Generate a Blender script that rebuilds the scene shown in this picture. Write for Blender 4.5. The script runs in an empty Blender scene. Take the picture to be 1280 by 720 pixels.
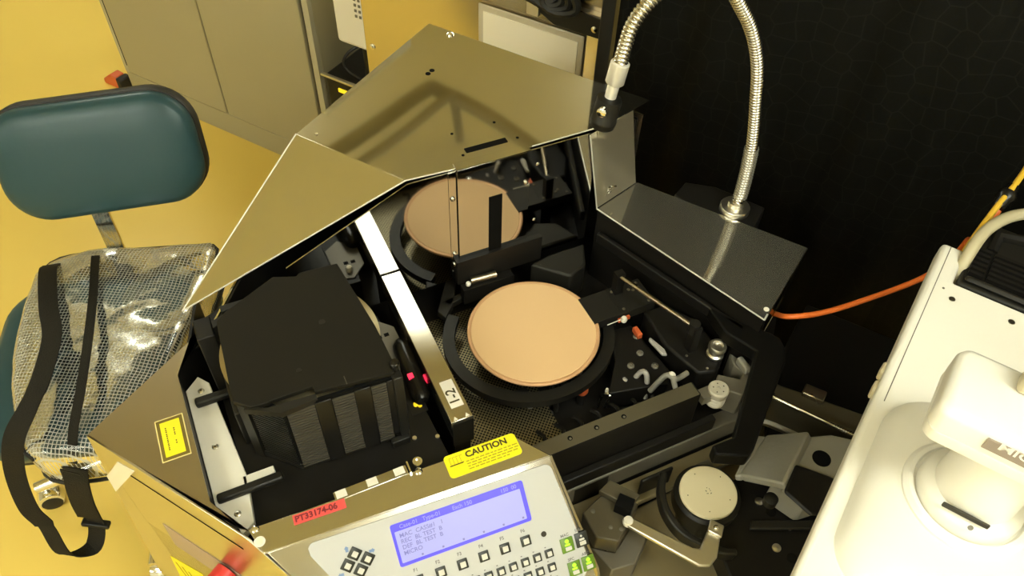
import bpy, math, random
from mathutils import Vector, Matrix
random.seed(7)
R = math.radians
col = bpy.context.scene.collection
sc = bpy.context.scene

# ------------------------------------------------------------------ materials
def mat(name, c, metal=0.0, rough=0.5, spec=0.5, emit=None, es=0.0, noise=None, bump=None, coat=0.0):
    m = bpy.data.materials.new(name); m.use_nodes = True
    nt = m.node_tree; b = nt.nodes['Principled BSDF']
    b.inputs['Base Color'].default_value = (*c, 1)
    b.inputs['Metallic'].default_value = metal
    b.inputs['Roughness'].default_value = rough
    b.inputs['Specular IOR Level'].default_value = spec
    b.inputs['Coat Weight'].default_value = coat
    if emit:
        b.inputs['Emission Color'].default_value = (*emit, 1); b.inputs['Emission Strength'].default_value = es
    tc = nt.nodes.new('ShaderNodeTexCoord')
    if noise:                     # (scale, amount, roughness amount, stretch)
        sca, amt, ra, st = noise
        mp = nt.nodes.new('ShaderNodeMapping'); mp.inputs['Scale'].default_value = st
        n = nt.nodes.new('ShaderNodeTexNoise'); n.inputs['Scale'].default_value = sca; n.inputs['Detail'].default_value = 4
        nt.links.new(tc.outputs['Object'], mp.inputs['Vector']); nt.links.new(mp.outputs['Vector'], n.inputs['Vector'])
        if amt:
            r = nt.nodes.new('ShaderNodeMapRange'); r.inputs['To Min'].default_value = 1 - amt; r.inputs['To Max'].default_value = 1 + amt
            mx = nt.nodes.new('ShaderNodeVectorMath'); mx.operation = 'SCALE'; mx.inputs[0].default_value = c
            nt.links.new(n.outputs['Fac'], r.inputs['Value']); nt.links.new(r.outputs['Result'], mx.inputs['Scale'])
            nt.links.new(mx.outputs['Vector'], b.inputs['Base Color'])
        if ra:
            r2 = nt.nodes.new('ShaderNodeMapRange'); r2.inputs['To Min'].default_value = max(0, rough - ra); r2.inputs['To Max'].default_value = rough + ra
            nt.links.new(n.outputs['Fac'], r2.inputs['Value']); nt.links.new(r2.outputs['Result'], b.inputs['Roughness'])
    if bump:                      # (scale, strength)
        n2 = nt.nodes.new('ShaderNodeTexNoise'); n2.inputs['Scale'].default_value = bump[0]; n2.inputs['Detail'].default_value = 3
        bp = nt.nodes.new('ShaderNodeBump'); bp.inputs['Strength'].default_value = bump[1]; bp.inputs['Distance'].default_value = 0.01
        nt.links.new(tc.outputs['Object'], n2.inputs['Vector']); nt.links.new(n2.outputs['Fac'], bp.inputs['Height'])
        nt.links.new(bp.outputs['Normal'], b.inputs['Normal'])
    return m

M = {}
M['floor'] = mat('epoxy_floor', (.85, .615, .135), 0, .32, .4, noise=(1.5, .05, .08, (1, 1, 1)))
M['ceiling'] = mat('ceiling_paint', (.80, .79, .70), 0, .8)
M['wall'] = mat('wall_paint', (.72, .70, .60), 0, .8)
M['cab'] = mat('cabinet_paint', (.40, .36, .225), 0, .45, .4, noise=(3, .05, .05, (1, 1, 1)))
M['cab_edge'] = mat('cabinet_edge_paint', (.46, .43, .30), 0, .4)
M['seam'] = mat('seam_gap', (.03, .025, .015), 0, .7)
M['mirror'] = mat('mirror_polished_steel', (.50, .49, .45), 1, .045, noise=(9, .02, .02, (1, 1, 1)))
M['frame_black'] = mat('matt_black_frame', (.004, .0037, .003), 0, .5, .12)
M['matt_alu'] = mat('matt_aluminium', (.80, .78, .72), .5, .45)
M['face_steel'] = mat('brushed_face_steel', (.62, .59, .52), 1, .30, noise=(5, .05, .05, (1, 1, 1)))
M['steel'] = mat('satin_steel', (.66, .645, .60), 1, .16, noise=(5, .05, .06, (1, 1, 1)))
M['cover_steel'] = mat('polished_cover_steel', (.66, .645, .575), 1, .05, noise=(6, .06, .025, (1, 1, 1)))
M['dark_steel'] = mat('dull_steel', (.42, .37, .28), 1, .3, noise=(5, .05, .08, (1, 1, 1)))
M['brushed'] = mat('brushed_steel', (.52, .49, .42), 1, .24, noise=(40, .04, .08, (1, 12, 1)))
M['wash'] = mat('shelf_steel', (.66, .60, .48), 1, .2, noise=(3, .05, .08, (1, 1, 1)))
M['chrome'] = mat('chrome', (.8, .79, .75), 1, .1)
M['neck'] = mat('satin_chrome_spiral', (.56, .54, .48), 1, .20)
M['alu'] = mat('machined_aluminium', (.72, .69, .61), 1, .32)
M['black'] = mat('black_anodised', (.009, .008, .0065), 0, .45, .22, noise=(8, .15, .08, (1, 1, 1)))
M['blackpl'] = mat('black_plastic', (.012, .011, .0085), 0, .4, .3)
M['lid'] = mat('black_lid_plastic', (.013, .0113, .0075), 0, .6, .12, noise=(4, .12, .08, (1, 1, 1)))
M['rib'] = mat('grey_black_rib', (.060, .053, .040), 0, .45, .5)
M['gloss'] = mat('gloss_black', (.009, .008, .0065), 0, .24, .35)
M['void'] = mat('deep_black', (.004, .004, .0035), 0, .8, .1)
M['darkgrey'] = mat('dark_grey_metal', (.017, .0155, .012), .1, .45, .25)
M['grey'] = mat('grey_paint', (.16, .145, .11), .1, .45)
M['olive'] = mat('olive_plate', (.11, .095, .06), .3, .4)
M['tan'] = mat('tan_plate', (.30, .25, .14), .4, .35)
M['cast'] = mat('grey_casting', (.30, .285, .235), .2, .45, bump=(120, .05))
M['white'] = mat('white_plastic', (.80, .76, .65), 0, .4)
M['scope'] = mat('cream_enamel', (.87, .835, .73), 0, .32, .5)
M['scope_hi'] = mat('white_enamel', (.90, .87, .78), 0, .3, .5)
M['beige'] = mat('beige_plastic', (.60, .52, .34), 0, .45)
M['cream'] = mat('cream_ceramic', (.80, .71, .47), 0, .45)
M['pale'] = mat('pale_motor_housing', (.50, .46, .36), 0, .45)
M['copper'] = mat('copper_film', (.78, .515, .265), 0, .55, .35, noise=(7, .025, .05, (1, 1, 1)))
M['copper_edge'] = mat('copper_edge', (.66, .38, .19), .15, .4)
M['silicon'] = mat('silicon_film', (.42, .35, .20), .8, .28)
M['teal'] = mat('teal_vinyl', (.020, .060, .072), 0, .36, .4, bump=(60, .03))
M['rubber'] = mat('black_rubber', (.014, .013, .011), 0, .55)
M['strap'] = mat('black_webbing', (.016, .014, .010), 0, .8, .2, bump=(400, .3))
M['yellow'] = mat('yellow_label', (.90, .78, .015), 0, .45)
M['label_black'] = mat('label_ink', (.05, .04, .01), 0, .6)
M['label_brown'] = mat('label_ink_soft', (.42, .36, .02), 0, .6)
M['border'] = mat('label_border', (.16, .11, .015), 0, .6)
M['cream_edge'] = mat('label_paper_edge', (.85, .72, .30), 0, .5)
M['red'] = mat('red_label', (.80, .10, .09), 0, .5)
M['redink'] = mat('red_label_ink', (.22, .02, .03), 0, .6)
M['button_red'] = mat('red_button', (.62, .04, .03), 0, .3)
M['film_or_reflection'] = mat('mauve_reflection', (.36, .27, .22), 0, .4)  # colour of the reflection painted on the side panel
M['paper'] = mat('paper', (.84, .77, .60), 0, .7)
M['sleeve'] = mat('clear_sleeve_edge', (.52, .46, .33), 0, .3)
M['key'] = mat('key_black', (.02, .022, .017), 0, .4)
M['keycap'] = mat('key_pad', (.60, .58, .52), 0, .5)
M['keypad'] = mat('membrane_grey', (.50, .50, .49), 0, .5)
M['ink'] = mat('panel_ink', (.16, .15, .15), 0, .6)
M['blueink'] = mat('blue_ink', (.18, .27, .48), 0, .6)
M['lcd'] = mat('lcd_lit', (.05, .05, .08), 0, .3, emit=(.47, .46, .84), es=1.0)
M['lcd_blue'] = mat('lcd_blue', (.03, .02, .2), 0, .3, emit=(.10, .08, .82), es=1.0)
M['lcd_text'] = mat('lcd_text', (.03, .03, .1), 0, .4, emit=(.24, .23, .52), es=1.)
M['lcd_light'] = mat('lcd_light_text', (.1, .1, .3), 0, .3, emit=(.27, .25, .85), es=.8)
M['green'] = mat('green_lit', (.1, .3, .01), 0, .4, emit=(.50, .95, .03), es=1.2)
M['green_dim'] = mat('green_lit_key', (.06, .12, .01), 0, .4, emit=(.12, .22, .012), es=.6)
M['redled'] = mat('red_led', (.3, .01, .02), 0, .4, emit=(1, .03, .08), es=1.6)
M['yelled'] = mat('yellow_led', (.4, .3, .01), 0, .4, emit=(.9, .65, .02), es=1.0)
M['orange'] = mat('orange_cable', (.80, .17, .025), 0, .4)
M['yelcable'] = mat('yellow_cable', (.75, .46, .04), 0, .4)
M['beigecable'] = mat('beige_cable', (.50, .44, .28), 0, .4)
M['orange_part'] = mat('orange_part', (.62, .12, .035), 0, .4)
M['clear_grey'] = mat('frosted_grey', (.38, .36, .32), 0, .3)
M['labelplate'] = mat('grey_name_plate', (.30, .24, .19), 0, .4)
M['lamp'] = mat('unseen_ceiling_lamp_diffuser', (.9, .9, .85), 0, .5, emit=(.96, 1.0, .91), es=17.0)
M['pipe'] = mat('grey_pipe', (.34, .31, .22), 0, .5)

def mat_perf():
    m = mat('perforated_steel', (.30, .25, .14), .7, .35); nt = m.node_tree; b = nt.nodes['Principled BSDF']
    tc = nt.nodes.new('ShaderNodeTexCoord'); mp = nt.nodes.new('ShaderNodeMapping')
    mp.inputs['Rotation'].default_value = (0, 0, R(45))
    v = nt.nodes.new('ShaderNodeTexVoronoi'); v.voronoi_dimensions = '2D'; v.inputs['Scale'].default_value = 230; v.inputs['Randomness'].default_value = 0
    lt = nt.nodes.new('ShaderNodeMath'); lt.operation = 'LESS_THAN'; lt.inputs[1].default_value = .36
    mx = nt.nodes.new('ShaderNodeMix'); mx.data_type = 'RGBA'
    mx.inputs[6].default_value = (.20, .17, .095, 1); mx.inputs[7].default_value = (.006, .005, .004, 1)
    nt.links.new(tc.outputs['Object'], mp.inputs['Vector']); nt.links.new(mp.outputs['Vector'], v.inputs['Vector'])
    nt.links.new(v.outputs['Distance'], lt.inputs[0]); nt.links.new(lt.outputs[0], mx.inputs[0]); nt.links.new(mx.outputs[2], b.inputs['Base Color'])
    return m
M['perf'] = mat_perf()

def mat_curtain():
    m = mat('black_grid_vinyl', (.004, .004, .003), 0, .6, .08); nt = m.node_tree; b = nt.nodes['Principled BSDF']
    tc = nt.nodes.new('ShaderNodeTexCoord')
    mp = nt.nodes.new('ShaderNodeMapping'); mp.inputs['Rotation'].default_value = (R(90), 0, 0)
    v = nt.nodes.new('ShaderNodeTexVoronoi'); v.voronoi_dimensions = '2D'; v.feature = 'DISTANCE_TO_EDGE'
    v.inputs['Scale'].default_value = 32; v.inputs['Randomness'].default_value = .55
    lt = nt.nodes.new('ShaderNodeMath'); lt.operation = 'LESS_THAN'; lt.inputs[1].default_value = .035
    mx = nt.nodes.new('ShaderNodeMix'); mx.data_type = 'RGBA'
    mx.inputs[6].default_value = (.0042, .0040, .003, 1); mx.inputs[7].default_value = (.0085, .0083, .0063, 1)
    nt.links.new(tc.outputs['Object'], mp.inputs['Vector']); nt.links.new(mp.outputs['Vector'], v.inputs['Vector'])
    nt.links.new(v.outputs['Distance'], lt.inputs[0]); nt.links.new(lt.outputs[0], mx.inputs[0]); nt.links.new(mx.outputs[2], b.inputs['Base Color'])
    return m
M['curtain'] = mat_curtain()

def mat_pvc():
    m = bpy.data.materials.new('clear_grid_vinyl'); m.use_nodes = True; nt = m.node_tree
    b = nt.nodes['Principled BSDF']; out = nt.nodes['Material Output']
    b.inputs['Base Color'].default_value = (.60, .61, .58, 1); b.inputs['Roughness'].default_value = .35
    uv = nt.nodes.new('ShaderNodeTexCoord'); sp = nt.nodes.new('ShaderNodeSeparateXYZ')
    n = nt.nodes.new('ShaderNodeTexNoise'); n.inputs['Scale'].default_value = 9; n.inputs['Detail'].default_value = 2
    wv = nt.nodes.new('ShaderNodeVectorMath'); wv.operation = 'SCALE'; wv.inputs['Scale'].default_value = .010
    ad = nt.nodes.new('ShaderNodeVectorMath'); ad.operation = 'ADD'
    nt.links.new(uv.outputs['Object'], n.inputs['Vector']); nt.links.new(n.outputs['Color'], wv.inputs[0])
    nt.links.new(uv.outputs['Object'], ad.inputs[0]); nt.links.new(wv.outputs['Vector'], ad.inputs[1]); nt.links.new(ad.outputs['Vector'], sp.inputs[0])
    ls = []
    for ax in ('X', 'Y', 'Z'):
        d = nt.nodes.new('ShaderNodeMath'); d.operation = 'MULTIPLY'; d.inputs[1].default_value = 1 / .0068
        f = nt.nodes.new('ShaderNodeMath'); f.operation = 'FRACT'
        l = nt.nodes.new('ShaderNodeMath'); l.operation = 'LESS_THAN'; l.inputs[1].default_value = .23 if ax != 'Z' else .1
        nt.links.new(sp.outputs[ax], d.inputs[0]); nt.links.new(d.outputs[0], f.inputs[0]); nt.links.new(f.outputs[0], l.inputs[0]); ls.append(l)
    mxx = nt.nodes.new('ShaderNodeMath'); mxx.operation = 'MAXIMUM'
    nt.links.new(ls[0].outputs[0], mxx.inputs[0]); nt.links.new(ls[1].outputs[0], mxx.inputs[1])
    tr = nt.nodes.new('ShaderNodeBsdfTransparent'); tr.inputs['Color'].default_value = (.84, .85, .85, 1)
    gl = nt.nodes.new('ShaderNodeBsdfGlossy'); gl.inputs['Roughness'].default_value = .10
    n3 = nt.nodes.new('ShaderNodeTexNoise'); n3.inputs['Scale'].default_value = 11; n3.inputs['Detail'].default_value = 2
    bp = nt.nodes.new('ShaderNodeBump'); bp.inputs['Strength'].default_value = .45; bp.inputs['Distance'].default_value = .015
    nt.links.new(uv.outputs['Object'], n3.inputs['Vector']); nt.links.new(n3.outputs['Fac'], bp.inputs['Height']); nt.links.new(bp.outputs['Normal'], gl.inputs['Normal'])
    fr = nt.nodes.new('ShaderNodeFresnel'); fr.inputs['IOR'].default_value = 1.55; nt.links.new(bp.outputs['Normal'], fr.inputs['Normal'])
    fa = nt.nodes.new('ShaderNodeMath'); fa.operation = 'MULTIPLY'; fa.inputs[1].default_value = .75; nt.links.new(fr.outputs[0], fa.inputs[0])
    m1 = nt.nodes.new('ShaderNodeMixShader'); nt.links.new(fa.outputs[0], m1.inputs[0]); nt.links.new(tr.outputs[0], m1.inputs[1]); nt.links.new(gl.outputs[0], m1.inputs[2])
    k = nt.nodes.new('ShaderNodeMath'); k.operation = 'MULTIPLY'; k.inputs[1].default_value = .62; nt.links.new(mxx.outputs[0], k.inputs[0])
    m2 = nt.nodes.new('ShaderNodeMixShader'); nt.links.new(k.outputs[0], m2.inputs[0]); nt.links.new(m1.outputs[0], m2.inputs[1]); nt.links.new(b.outputs[0], m2.inputs[2])
    nt.links.new(m2.outputs[0], out.inputs['Surface'])
    return m
M['pvc'] = mat_pvc()
def clear_mat():
    m = bpy.data.materials.new('clear_sleeve'); m.use_nodes = True; nt = m.node_tree; b = nt.nodes['Principled BSDF']
    b.inputs['Base Color'].default_value = (.6, .58, .48, 1); b.inputs['Roughness'].default_value = .2
    tr = nt.nodes.new('ShaderNodeBsdfTransparent'); mx = nt.nodes.new('ShaderNodeMixShader'); mx.inputs[0].default_value = .25
    nt.links.new(tr.outputs[0], mx.inputs[1]); nt.links.new(b.outputs[0], mx.inputs[2]); nt.links.new(mx.outputs[0], nt.nodes['Material Output'].inputs['Surface'])
    return m

def mat_dusty(haze=.26, c=(.50, .49, .44, 1)):
    m = bpy.data.materials.new('dusty_cover_steel'); m.use_nodes = True; nt = m.node_tree
    a = nt.nodes.new('ShaderNodeBsdfGlossy'); a.inputs['Color'].default_value = (.56, .55, .50, 1); a.inputs['Roughness'].default_value = .05
    b = nt.nodes.new('ShaderNodeBsdfGlossy'); b.inputs['Color'].default_value = c; b.inputs['Roughness'].default_value = .62
    mx = nt.nodes.new('ShaderNodeMixShader'); mx.inputs[0].default_value = haze
    nt.links.new(a.outputs[0], mx.inputs[1]); nt.links.new(b.outputs[0], mx.inputs[2]); nt.links.new(mx.outputs[0], nt.nodes['Material Output'].inputs['Surface'])
    return m
M['dusty'] = mat_dusty(); M['hazy'] = mat_dusty(.5, (.62, .57, .45, 1))

# ------------------------------------------------------------------ mesh builder
EACH = {'screw', 'slot', 'post', 'bolt_hole', 'bearing_block', 'small_screw', 'hose_fitting', 'yellow_light', 'clear_hose', 'foot', 'bar_support', 'side_bracket', 'smooth_band', 'hood_edge_glint', 'wing_edge_glint', 'edge_strip', 'inner_liner', 'arrow_mark', 'print', 'small_part'}
class MB:
    def __init__(s): s.v = []; s.f = []; s.mi = []; s.sm = []; s.mats = []; s.cut = []
    def _m(s, m):
        m = M[m] if isinstance(m, str) else m
        if m not in s.mats: s.mats.append(m)
        return s.mats.index(m)
    def add(s, vs, fs, m, smooth=False, X=None):
        o = len(s.v); k = s._m(m); s.cut.append((o, len(s.f)))
        for p in vs:
            p = Vector(p)
            if X is not None: p = X @ p
            s.v.append(tuple(p))
        for f in fs: s.f.append([i + o for i in f]); s.mi.append(k); s.sm.append(smooth)
        return s
    def box(s, x0, x1, y0, y1, z0, z1, m, X=None):
        vs = [(x, y, z) for z in (z0, z1) for y in (y0, y1) for x in (x0, x1)]
        return s.add(vs, [(0, 2, 3, 1), (4, 5, 7, 6), (0, 1, 5, 4), (2, 6, 7, 3), (0, 4, 6, 2), (1, 3, 7, 5)], m, X=X)
    def prism(s, poly, z0, z1, m, X=None):
        n = len(poly)
        if sum(poly[i][0] * poly[(i + 1) % n][1] - poly[(i + 1) % n][0] * poly[i][1] for i in range(n)) < 0: poly = poly[::-1]
        vs = [(p[0], p[1], z0) for p in poly] + [(p[0], p[1], z1) for p in poly]
        fs = [tuple(range(n - 1, -1, -1)), tuple(range(n, 2 * n))] + [(i, (i + 1) % n, n + (i + 1) % n, n + i) for i in range(n)]
        return s.add(vs, fs, m, X=X)
    def sheet(s, pts, t, m, X=None):            # planar 3D polygon thickened by t against its normal
        P = [Vector(p) for p in pts]; n = len(P)
        nr = Vector((0, 0, 0))
        for i in range(n): nr += P[i].cross(P[(i + 1) % n])
        nr.normalize()
        vs = P + [p - nr * t for p in P]
        fs = [tuple(range(n)), tuple(range(2 * n - 1, n - 1, -1))] + [(i, n + i, n + (i + 1) % n, (i + 1) % n) for i in range(n)]
        return s.add(vs, fs, m, X=X)
    def lathe(s, prof, c, m, seg=48, axis=(0, 0, 1), X=None, smooth=True):
        ax = Vector(axis).normalized(); q = Vector((0, 0, 1)).rotation_difference(ax)
        vs = []; fs = []; n = len(prof)
        for r, z in prof:
            for k in range(seg):
                a = 2 * math.pi * k / seg
                vs.append(Vector(c) + q @ Vector((r * math.cos(a), r * math.sin(a), z)))
        for i in range(n - 1):
            for k in range(seg):
                fs.append((i * seg + k, i * seg + (k + 1) % seg, (i + 1) * seg + (k + 1) % seg, (i + 1) * seg + k))
        caps = []
        if prof[0][0] > 1e-6: caps.append(tuple(range(seg - 1, -1, -1)))
        if prof[-1][0] > 1e-6: caps.append(tuple(range((n - 1) * seg, n * seg)))
        o = len(s.v); s.add(vs, fs, m, smooth, X)
        k = s._m(m)
        for f in caps: s.f.append([i + o for i in f]); s.mi.append(k); s.sm.append(False)
        return s
    def cyl(s, c, r, h, m, axis=(0, 0, 1), seg=24, bev=0, X=None):
        pr = [(r, 0), (r, h)] if not bev else [(r - bev, 0), (r, bev), (r, h - bev), (r - bev, h)]
        return s.lathe(pr, c, m, seg, axis, X, True)
    def tube(s, path, r, m, seg=10, closed=False, X=None):
        P = [Vector(p) for p in path]; n = len(P); vs = []; fs = []
        t0 = (P[1] - P[0]).normalized(); up = t0.orthogonal().normalized(); prev = t0
        for i in range(n):
            t = (P[min(i + 1, n - 1)] - P[max(i - 1, 0)]).normalized()
            up = (prev.rotation_difference(t) @ up); up = (up - t * up.dot(t)).normalized(); prev = t
            sd = t.cross(up); rr = r[i] if isinstance(r, (list, tuple)) else r
            for k in range(seg):
                a = 2 * math.pi * k / seg
                vs.append(P[i] + up * math.cos(a) * rr + sd * math.sin(a) * rr)
        for i in range(n - 1):
            for k in range(seg):
                fs.append((i * seg + k, i * seg + (k + 1) % seg, (i + 1) * seg + (k + 1) % seg, (i + 1) * seg + k))
        fs.append(tuple(range(seg - 1, -1, -1))); fs.append(tuple(range((n - 1) * seg, n * seg)))
        return s.add(vs, fs, m, True, X)
    def ribbon(s, path, dirs, w, t, m):          # flat band: centre path, width directions
        P = [Vector(p) for p in path]; n = len(P); vs = []; fs = []
        for i in range(n):
            tg = (P[min(i + 1, n - 1)] - P[max(i - 1, 0)]).normalized()
            d = Vector(dirs[i]); d = (d - tg * d.dot(tg)).normalized(); nr = tg.cross(d)
            for a, b in ((-1, -1), (1, -1), (1, 1), (-1, 1)): vs.append(P[i] + d * a * w / 2 + nr * b * t / 2)
        for i in range(n - 1):
            for k in range(4): fs.append((i * 4 + k, i * 4 + (k + 1) % 4, i * 4 + 4 + (k + 1) % 4, i * 4 + 4 + k))
        fs.append((3, 2, 1, 0)); fs.append(tuple(range((n - 1) * 4, n * 4)))
        return s.add(vs, fs, m, True)
    def pad(s, w, h, rad, prof, m, X=None, seg=8):   # stacked rounded rectangles; prof: list of (inset, z)
        vs = []; fs = []
        for ins, z in prof:
            a, b = w / 2 - ins, h / 2 - ins; r = max(min(rad - ins * .6, a, b), .0005)
            for qx, qy, a0 in ((1, 1, 0), (-1, 1, 90), (-1, -1, 180), (1, -1, 270)):
                for k in range(seg + 1):
                    t = R(a0 + 90 * k / seg); vs.append((qx * (a - r) + r * math.cos(t), qy * (b - r) + r * math.sin(t), z))
        n = 4 * (seg + 1)
        for i in range(len(prof) - 1):
            for k in range(n): fs.append((i * n + k, i * n + (k + 1) % n, (i + 1) * n + (k + 1) % n, (i + 1) * n + k))
        fs.append(tuple(range(n - 1, -1, -1))); fs.append(tuple(range((len(prof) - 1) * n, len(prof) * n)))
        return s.add(vs, fs, m, True, X)
    def build(s, name, parent=None, bevel=0, seg=2):
        if name in EACH and len(s.cut) > 1:          # every separate piece becomes an object of its own
            last = None; ends = s.cut[1:] + [(len(s.v), len(s.f))]
            for (v0, f0), (v1, f1) in zip(s.cut, ends):
                q = MB(); q.v = s.v[v0:v1]; q.f = [[i - v0 for i in f] for f in s.f[f0:f1]]; q.mi = s.mi[f0:f1]; q.sm = s.sm[f0:f1]; q.mats = s.mats
                last = last or q.build(name, parent, bevel, seg) if last is None else (q.build(name, parent, bevel, seg), last)[1]
            return last
        me = bpy.data.meshes.new(name); me.from_pydata(s.v, [], s.f)
        for m in s.mats: me.materials.append(m)
        me.polygons.foreach_set('material_index', s.mi); me.polygons.foreach_set('use_smooth', s.sm); me.update(); me.set_sharp_from_angle(angle=R(42))
        o = bpy.data.objects.new(name, me); col.objects.link(o)
        if parent: o.parent = parent
        if bevel:
            b = o.modifiers.new('bevel', 'BEVEL'); b.width = bevel; b.segments = seg; b.limit_method = 'ANGLE'; b.angle_limit = R(35)
        return o

def text(parent, name, body, size, m, X, ext=0.0001, align='LEFT', sx=1.0, bold=.015):
    cu = bpy.data.curves.new('t', 'FONT'); cu.body = body; cu.size = size; cu.extrude = ext; cu.align_x = align; cu.align_y = 'CENTER'
    cu.resolution_u = 3; cu.offset = bold * size
    t = bpy.data.objects.new('t', cu); col.objects.link(t)
    dg = bpy.context.evaluated_depsgraph_get(); dg.update()
    me = bpy.data.meshes.new_from_object(t.evaluated_get(dg)); bpy.data.objects.remove(t)
    me.transform(X @ Matrix.Diagonal((sx, 1, 1, 1))); me.materials.clear(); me.materials.append(M[m])
    o = bpy.data.objects.new(name, me); col.objects.link(o); o.parent = parent
    return o
def basis(o, x, y):
    x = Vector(x).normalized(); y = Vector(y); y = (y - x * y.dot(x)).normalized(); z = x.cross(y)
    m = Matrix((x, y, z)).transposed().to_4x4(); m.translation = Vector(o); return m
def thing(name, loc, rz, label, cat, group=None):
    o = bpy.data.objects.new(name, None); col.objects.link(o); o.location = loc; o.rotation_euler = (0, 0, rz)
    o.empty_display_size = .05
    tag(o, label, cat, group); return o
def tag(o, label, cat, group=None):
    o['label'] = label; o['category'] = cat
    if group: o['group'] = group
    return o
def struct(o): o['kind'] = 'structure'; return o
def bez(pts, n=8):                                # Catmull-Rom through points
    P = [Vector(p) for p in pts]; P = [P[0] * 2 - P[1]] + P + [P[-1] * 2 - P[-2]]; out = []
    for i in range(1, len(P) - 2):
        for k in range(n):
            t = k / n; a, b, c, d = P[i - 1:i + 3]
            out.append(.5 * ((2 * b) + (-a + c) * t + (2 * a - 5 * b + 4 * c - d) * t * t + (-a + 3 * b - 3 * c + d) * t ** 3))
    out.append(P[-2]); return out

# ------------------------------------------------------------------ frames of the place
LOC = (.035, .754, 0); LA = R(26.7)                       # loader frame (u along the front panel, v away)
RA = R(26.7 - 55.1)                                       # room / cabinet direction
cA, sA = math.cos(LA), math.sin(LA)
def W(u, v, z): return Vector((LOC[0] + u * cA - v * sA, LOC[1] + u * sA + v * cA, z))
E1 = (math.cos(R(-55.1)), math.sin(R(-55.1))); E2 = (-E1[1], E1[0]); Q0 = (-.605, .024)
def ab(a, b): return (Q0[0] + a * E1[0] + b * E2[0], Q0[1] + a * E1[1] + b * E2[1])     # room frame -> loader frame
RO = W(Q0[0], Q0[1], 0)

# ------------------------------------------------------------------ room
def slab(name, x0, x1, y0, y1, z0, z1, m):
    return struct(MB().box(x0, x1, y0, y1, z0, z1, m).build(name))
slab('floor', -5, 4.5, -3.5, 7, -.1, 0, 'floor')
slab('ceiling', -5, 4.5, -3.5, 7, 2.8, 2.9, 'ceiling')
slab('wall_left', -5.1, -5, -3.5, 7, 0, 2.8, 'wall'); slab('wall_right', 4.5, 4.6, -3.5, 7, 0, 2.8, 'wall')
slab('wall_back', -5, 4.5, 7, 7.1, 0, 2.8, 'wall'); slab('wall_front', -5, 4.5, -3.6, -3.5, 0, 2.8, 'wall')
LIGHTS = [(.85, -.40, 1.2, .35), (-1.3, -.9, 1.2, .3), (-3.4, -1.9, 1.2, .3), (2.6, 1.2, 1.2, .3), (-1.2, -2.6, 1.2, .3), (-2.0, 3.3, 1.2, .3), (1.3, 3.5, 1.2, .3), (1.6, -2.2, 1.2, .3)]  # unseen fixtures; those behind cabinet and curtain added to brighten the ceiling
for i, (x, y, lx, ly) in enumerate(LIGHTS):
    where = ['right above the microscope', 'behind the camera left', 'over the office chair side', 'over the right side of the room', 'farthest behind the camera', 'added over the room behind the grey cabinet to brighten the ceiling', 'added over the room behind the black curtain to brighten the ceiling', 'behind the camera right'][i]
    t = thing('unseen_ceiling_light', (x, y, 2.8), RA, 'unseen white fluorescent ceiling light ' + where, 'light', 'unseen ceiling lights')
    f = MB(); f.box(-lx / 2 - .02, -lx / 2, -ly / 2, ly / 2, -.21, -.15, 'white'); f.build('end_cap', t)  # end cap of the unseen light
    f = MB(); f.box(lx / 2, lx / 2 + .02, -ly / 2, ly / 2, -.21, -.15, 'white'); f.build('end_cap', t)  # end cap of the unseen light
    for s_ in (-1, 1): MB().cyl((s_ * lx * .35, 0, -.16), .008, .16, 'alu', seg=10).build('unseen_light_hanger', t)
    MB().box(-lx / 2, lx / 2, -ly / 2, ly / 2, -.20, -.16, 'lamp').build('unseen_light_diffuser', t)  # hung low and glowing all round so it also lights the ceiling
for pts, r, lab in [([(-1.25, 2.0, 2.5), (-.70, 2.69, 2.5), (-.44, 3.06, 2.5), (-.36, 3.10, 2.52), (-.1, 2.95, 2.56), (.3, 2.7, 2.7), (.4, 2.65, 2.79)], .034, 'thick grey pipe under the ceiling, mirrored in the steel hood'),
                    ([(-1.1, 2.0, 2.5), (-.575, 2.64, 2.5), (-.33, 3.02, 2.5), (-.3, 3.07, 2.55), (-.28, 3.1, 2.79)], .021, 'thin grey pipe beside the thick one under the ceiling')]:
    tag(MB().tube(bez(pts, 6), r, 'pipe', 14).build('ceiling_pipe'), lab, 'pipe')

# ------------------------------------------------------------------ storage cabinet, rack, curtain (room frame)
t = thing('storage_cabinet', RO, RA, 'tall grey-beige metal storage cabinet with two doors standing behind the chair', 'cabinet')
a0, a1, b0 = -1.785, -.815, 1.34
MB().box(a0, a1, b0 + .004, b0 + .45, .0, 1.9, 'cab').build('body', t, .004)
MB().box(a0 + .022, -1.286, b0 - .014, b0 + .002, .094, 1.85, 'cab').build('door', t, .003)
MB().box(-1.280, -.852, b0 - .014, b0 + .002, .094, 1.85, 'cab').build('door', t, .003)
MB().box(a0, a1, b0 - .012, b0 + .003, 0, .090, 'cab').build('plinth', t, .003)
x = MB(); x.box(-.848, -.838, b0 - .004, b0 + .003, .09, 1.9, 'seam'); x.box(-.836, a1, b0 - .014, b0 + .003, .09, 1.9, 'cab_edge'); x.build('edge_strip', t)
x = MB(); x.box(a0, a0 + .02, b0 - .012, b0 + .003, .09, 1.9, 'cab_edge'); x.box(a0 + .016, a0 + .022, b0 - .0125, b0, .12, 1.9, 'seam'); x.build('edge_strip', t)
MB().box(-1.287, -1.279, b0 - .006, b0 + .002, .092, 1.85, 'seam').build('door_gap', t)

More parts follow.
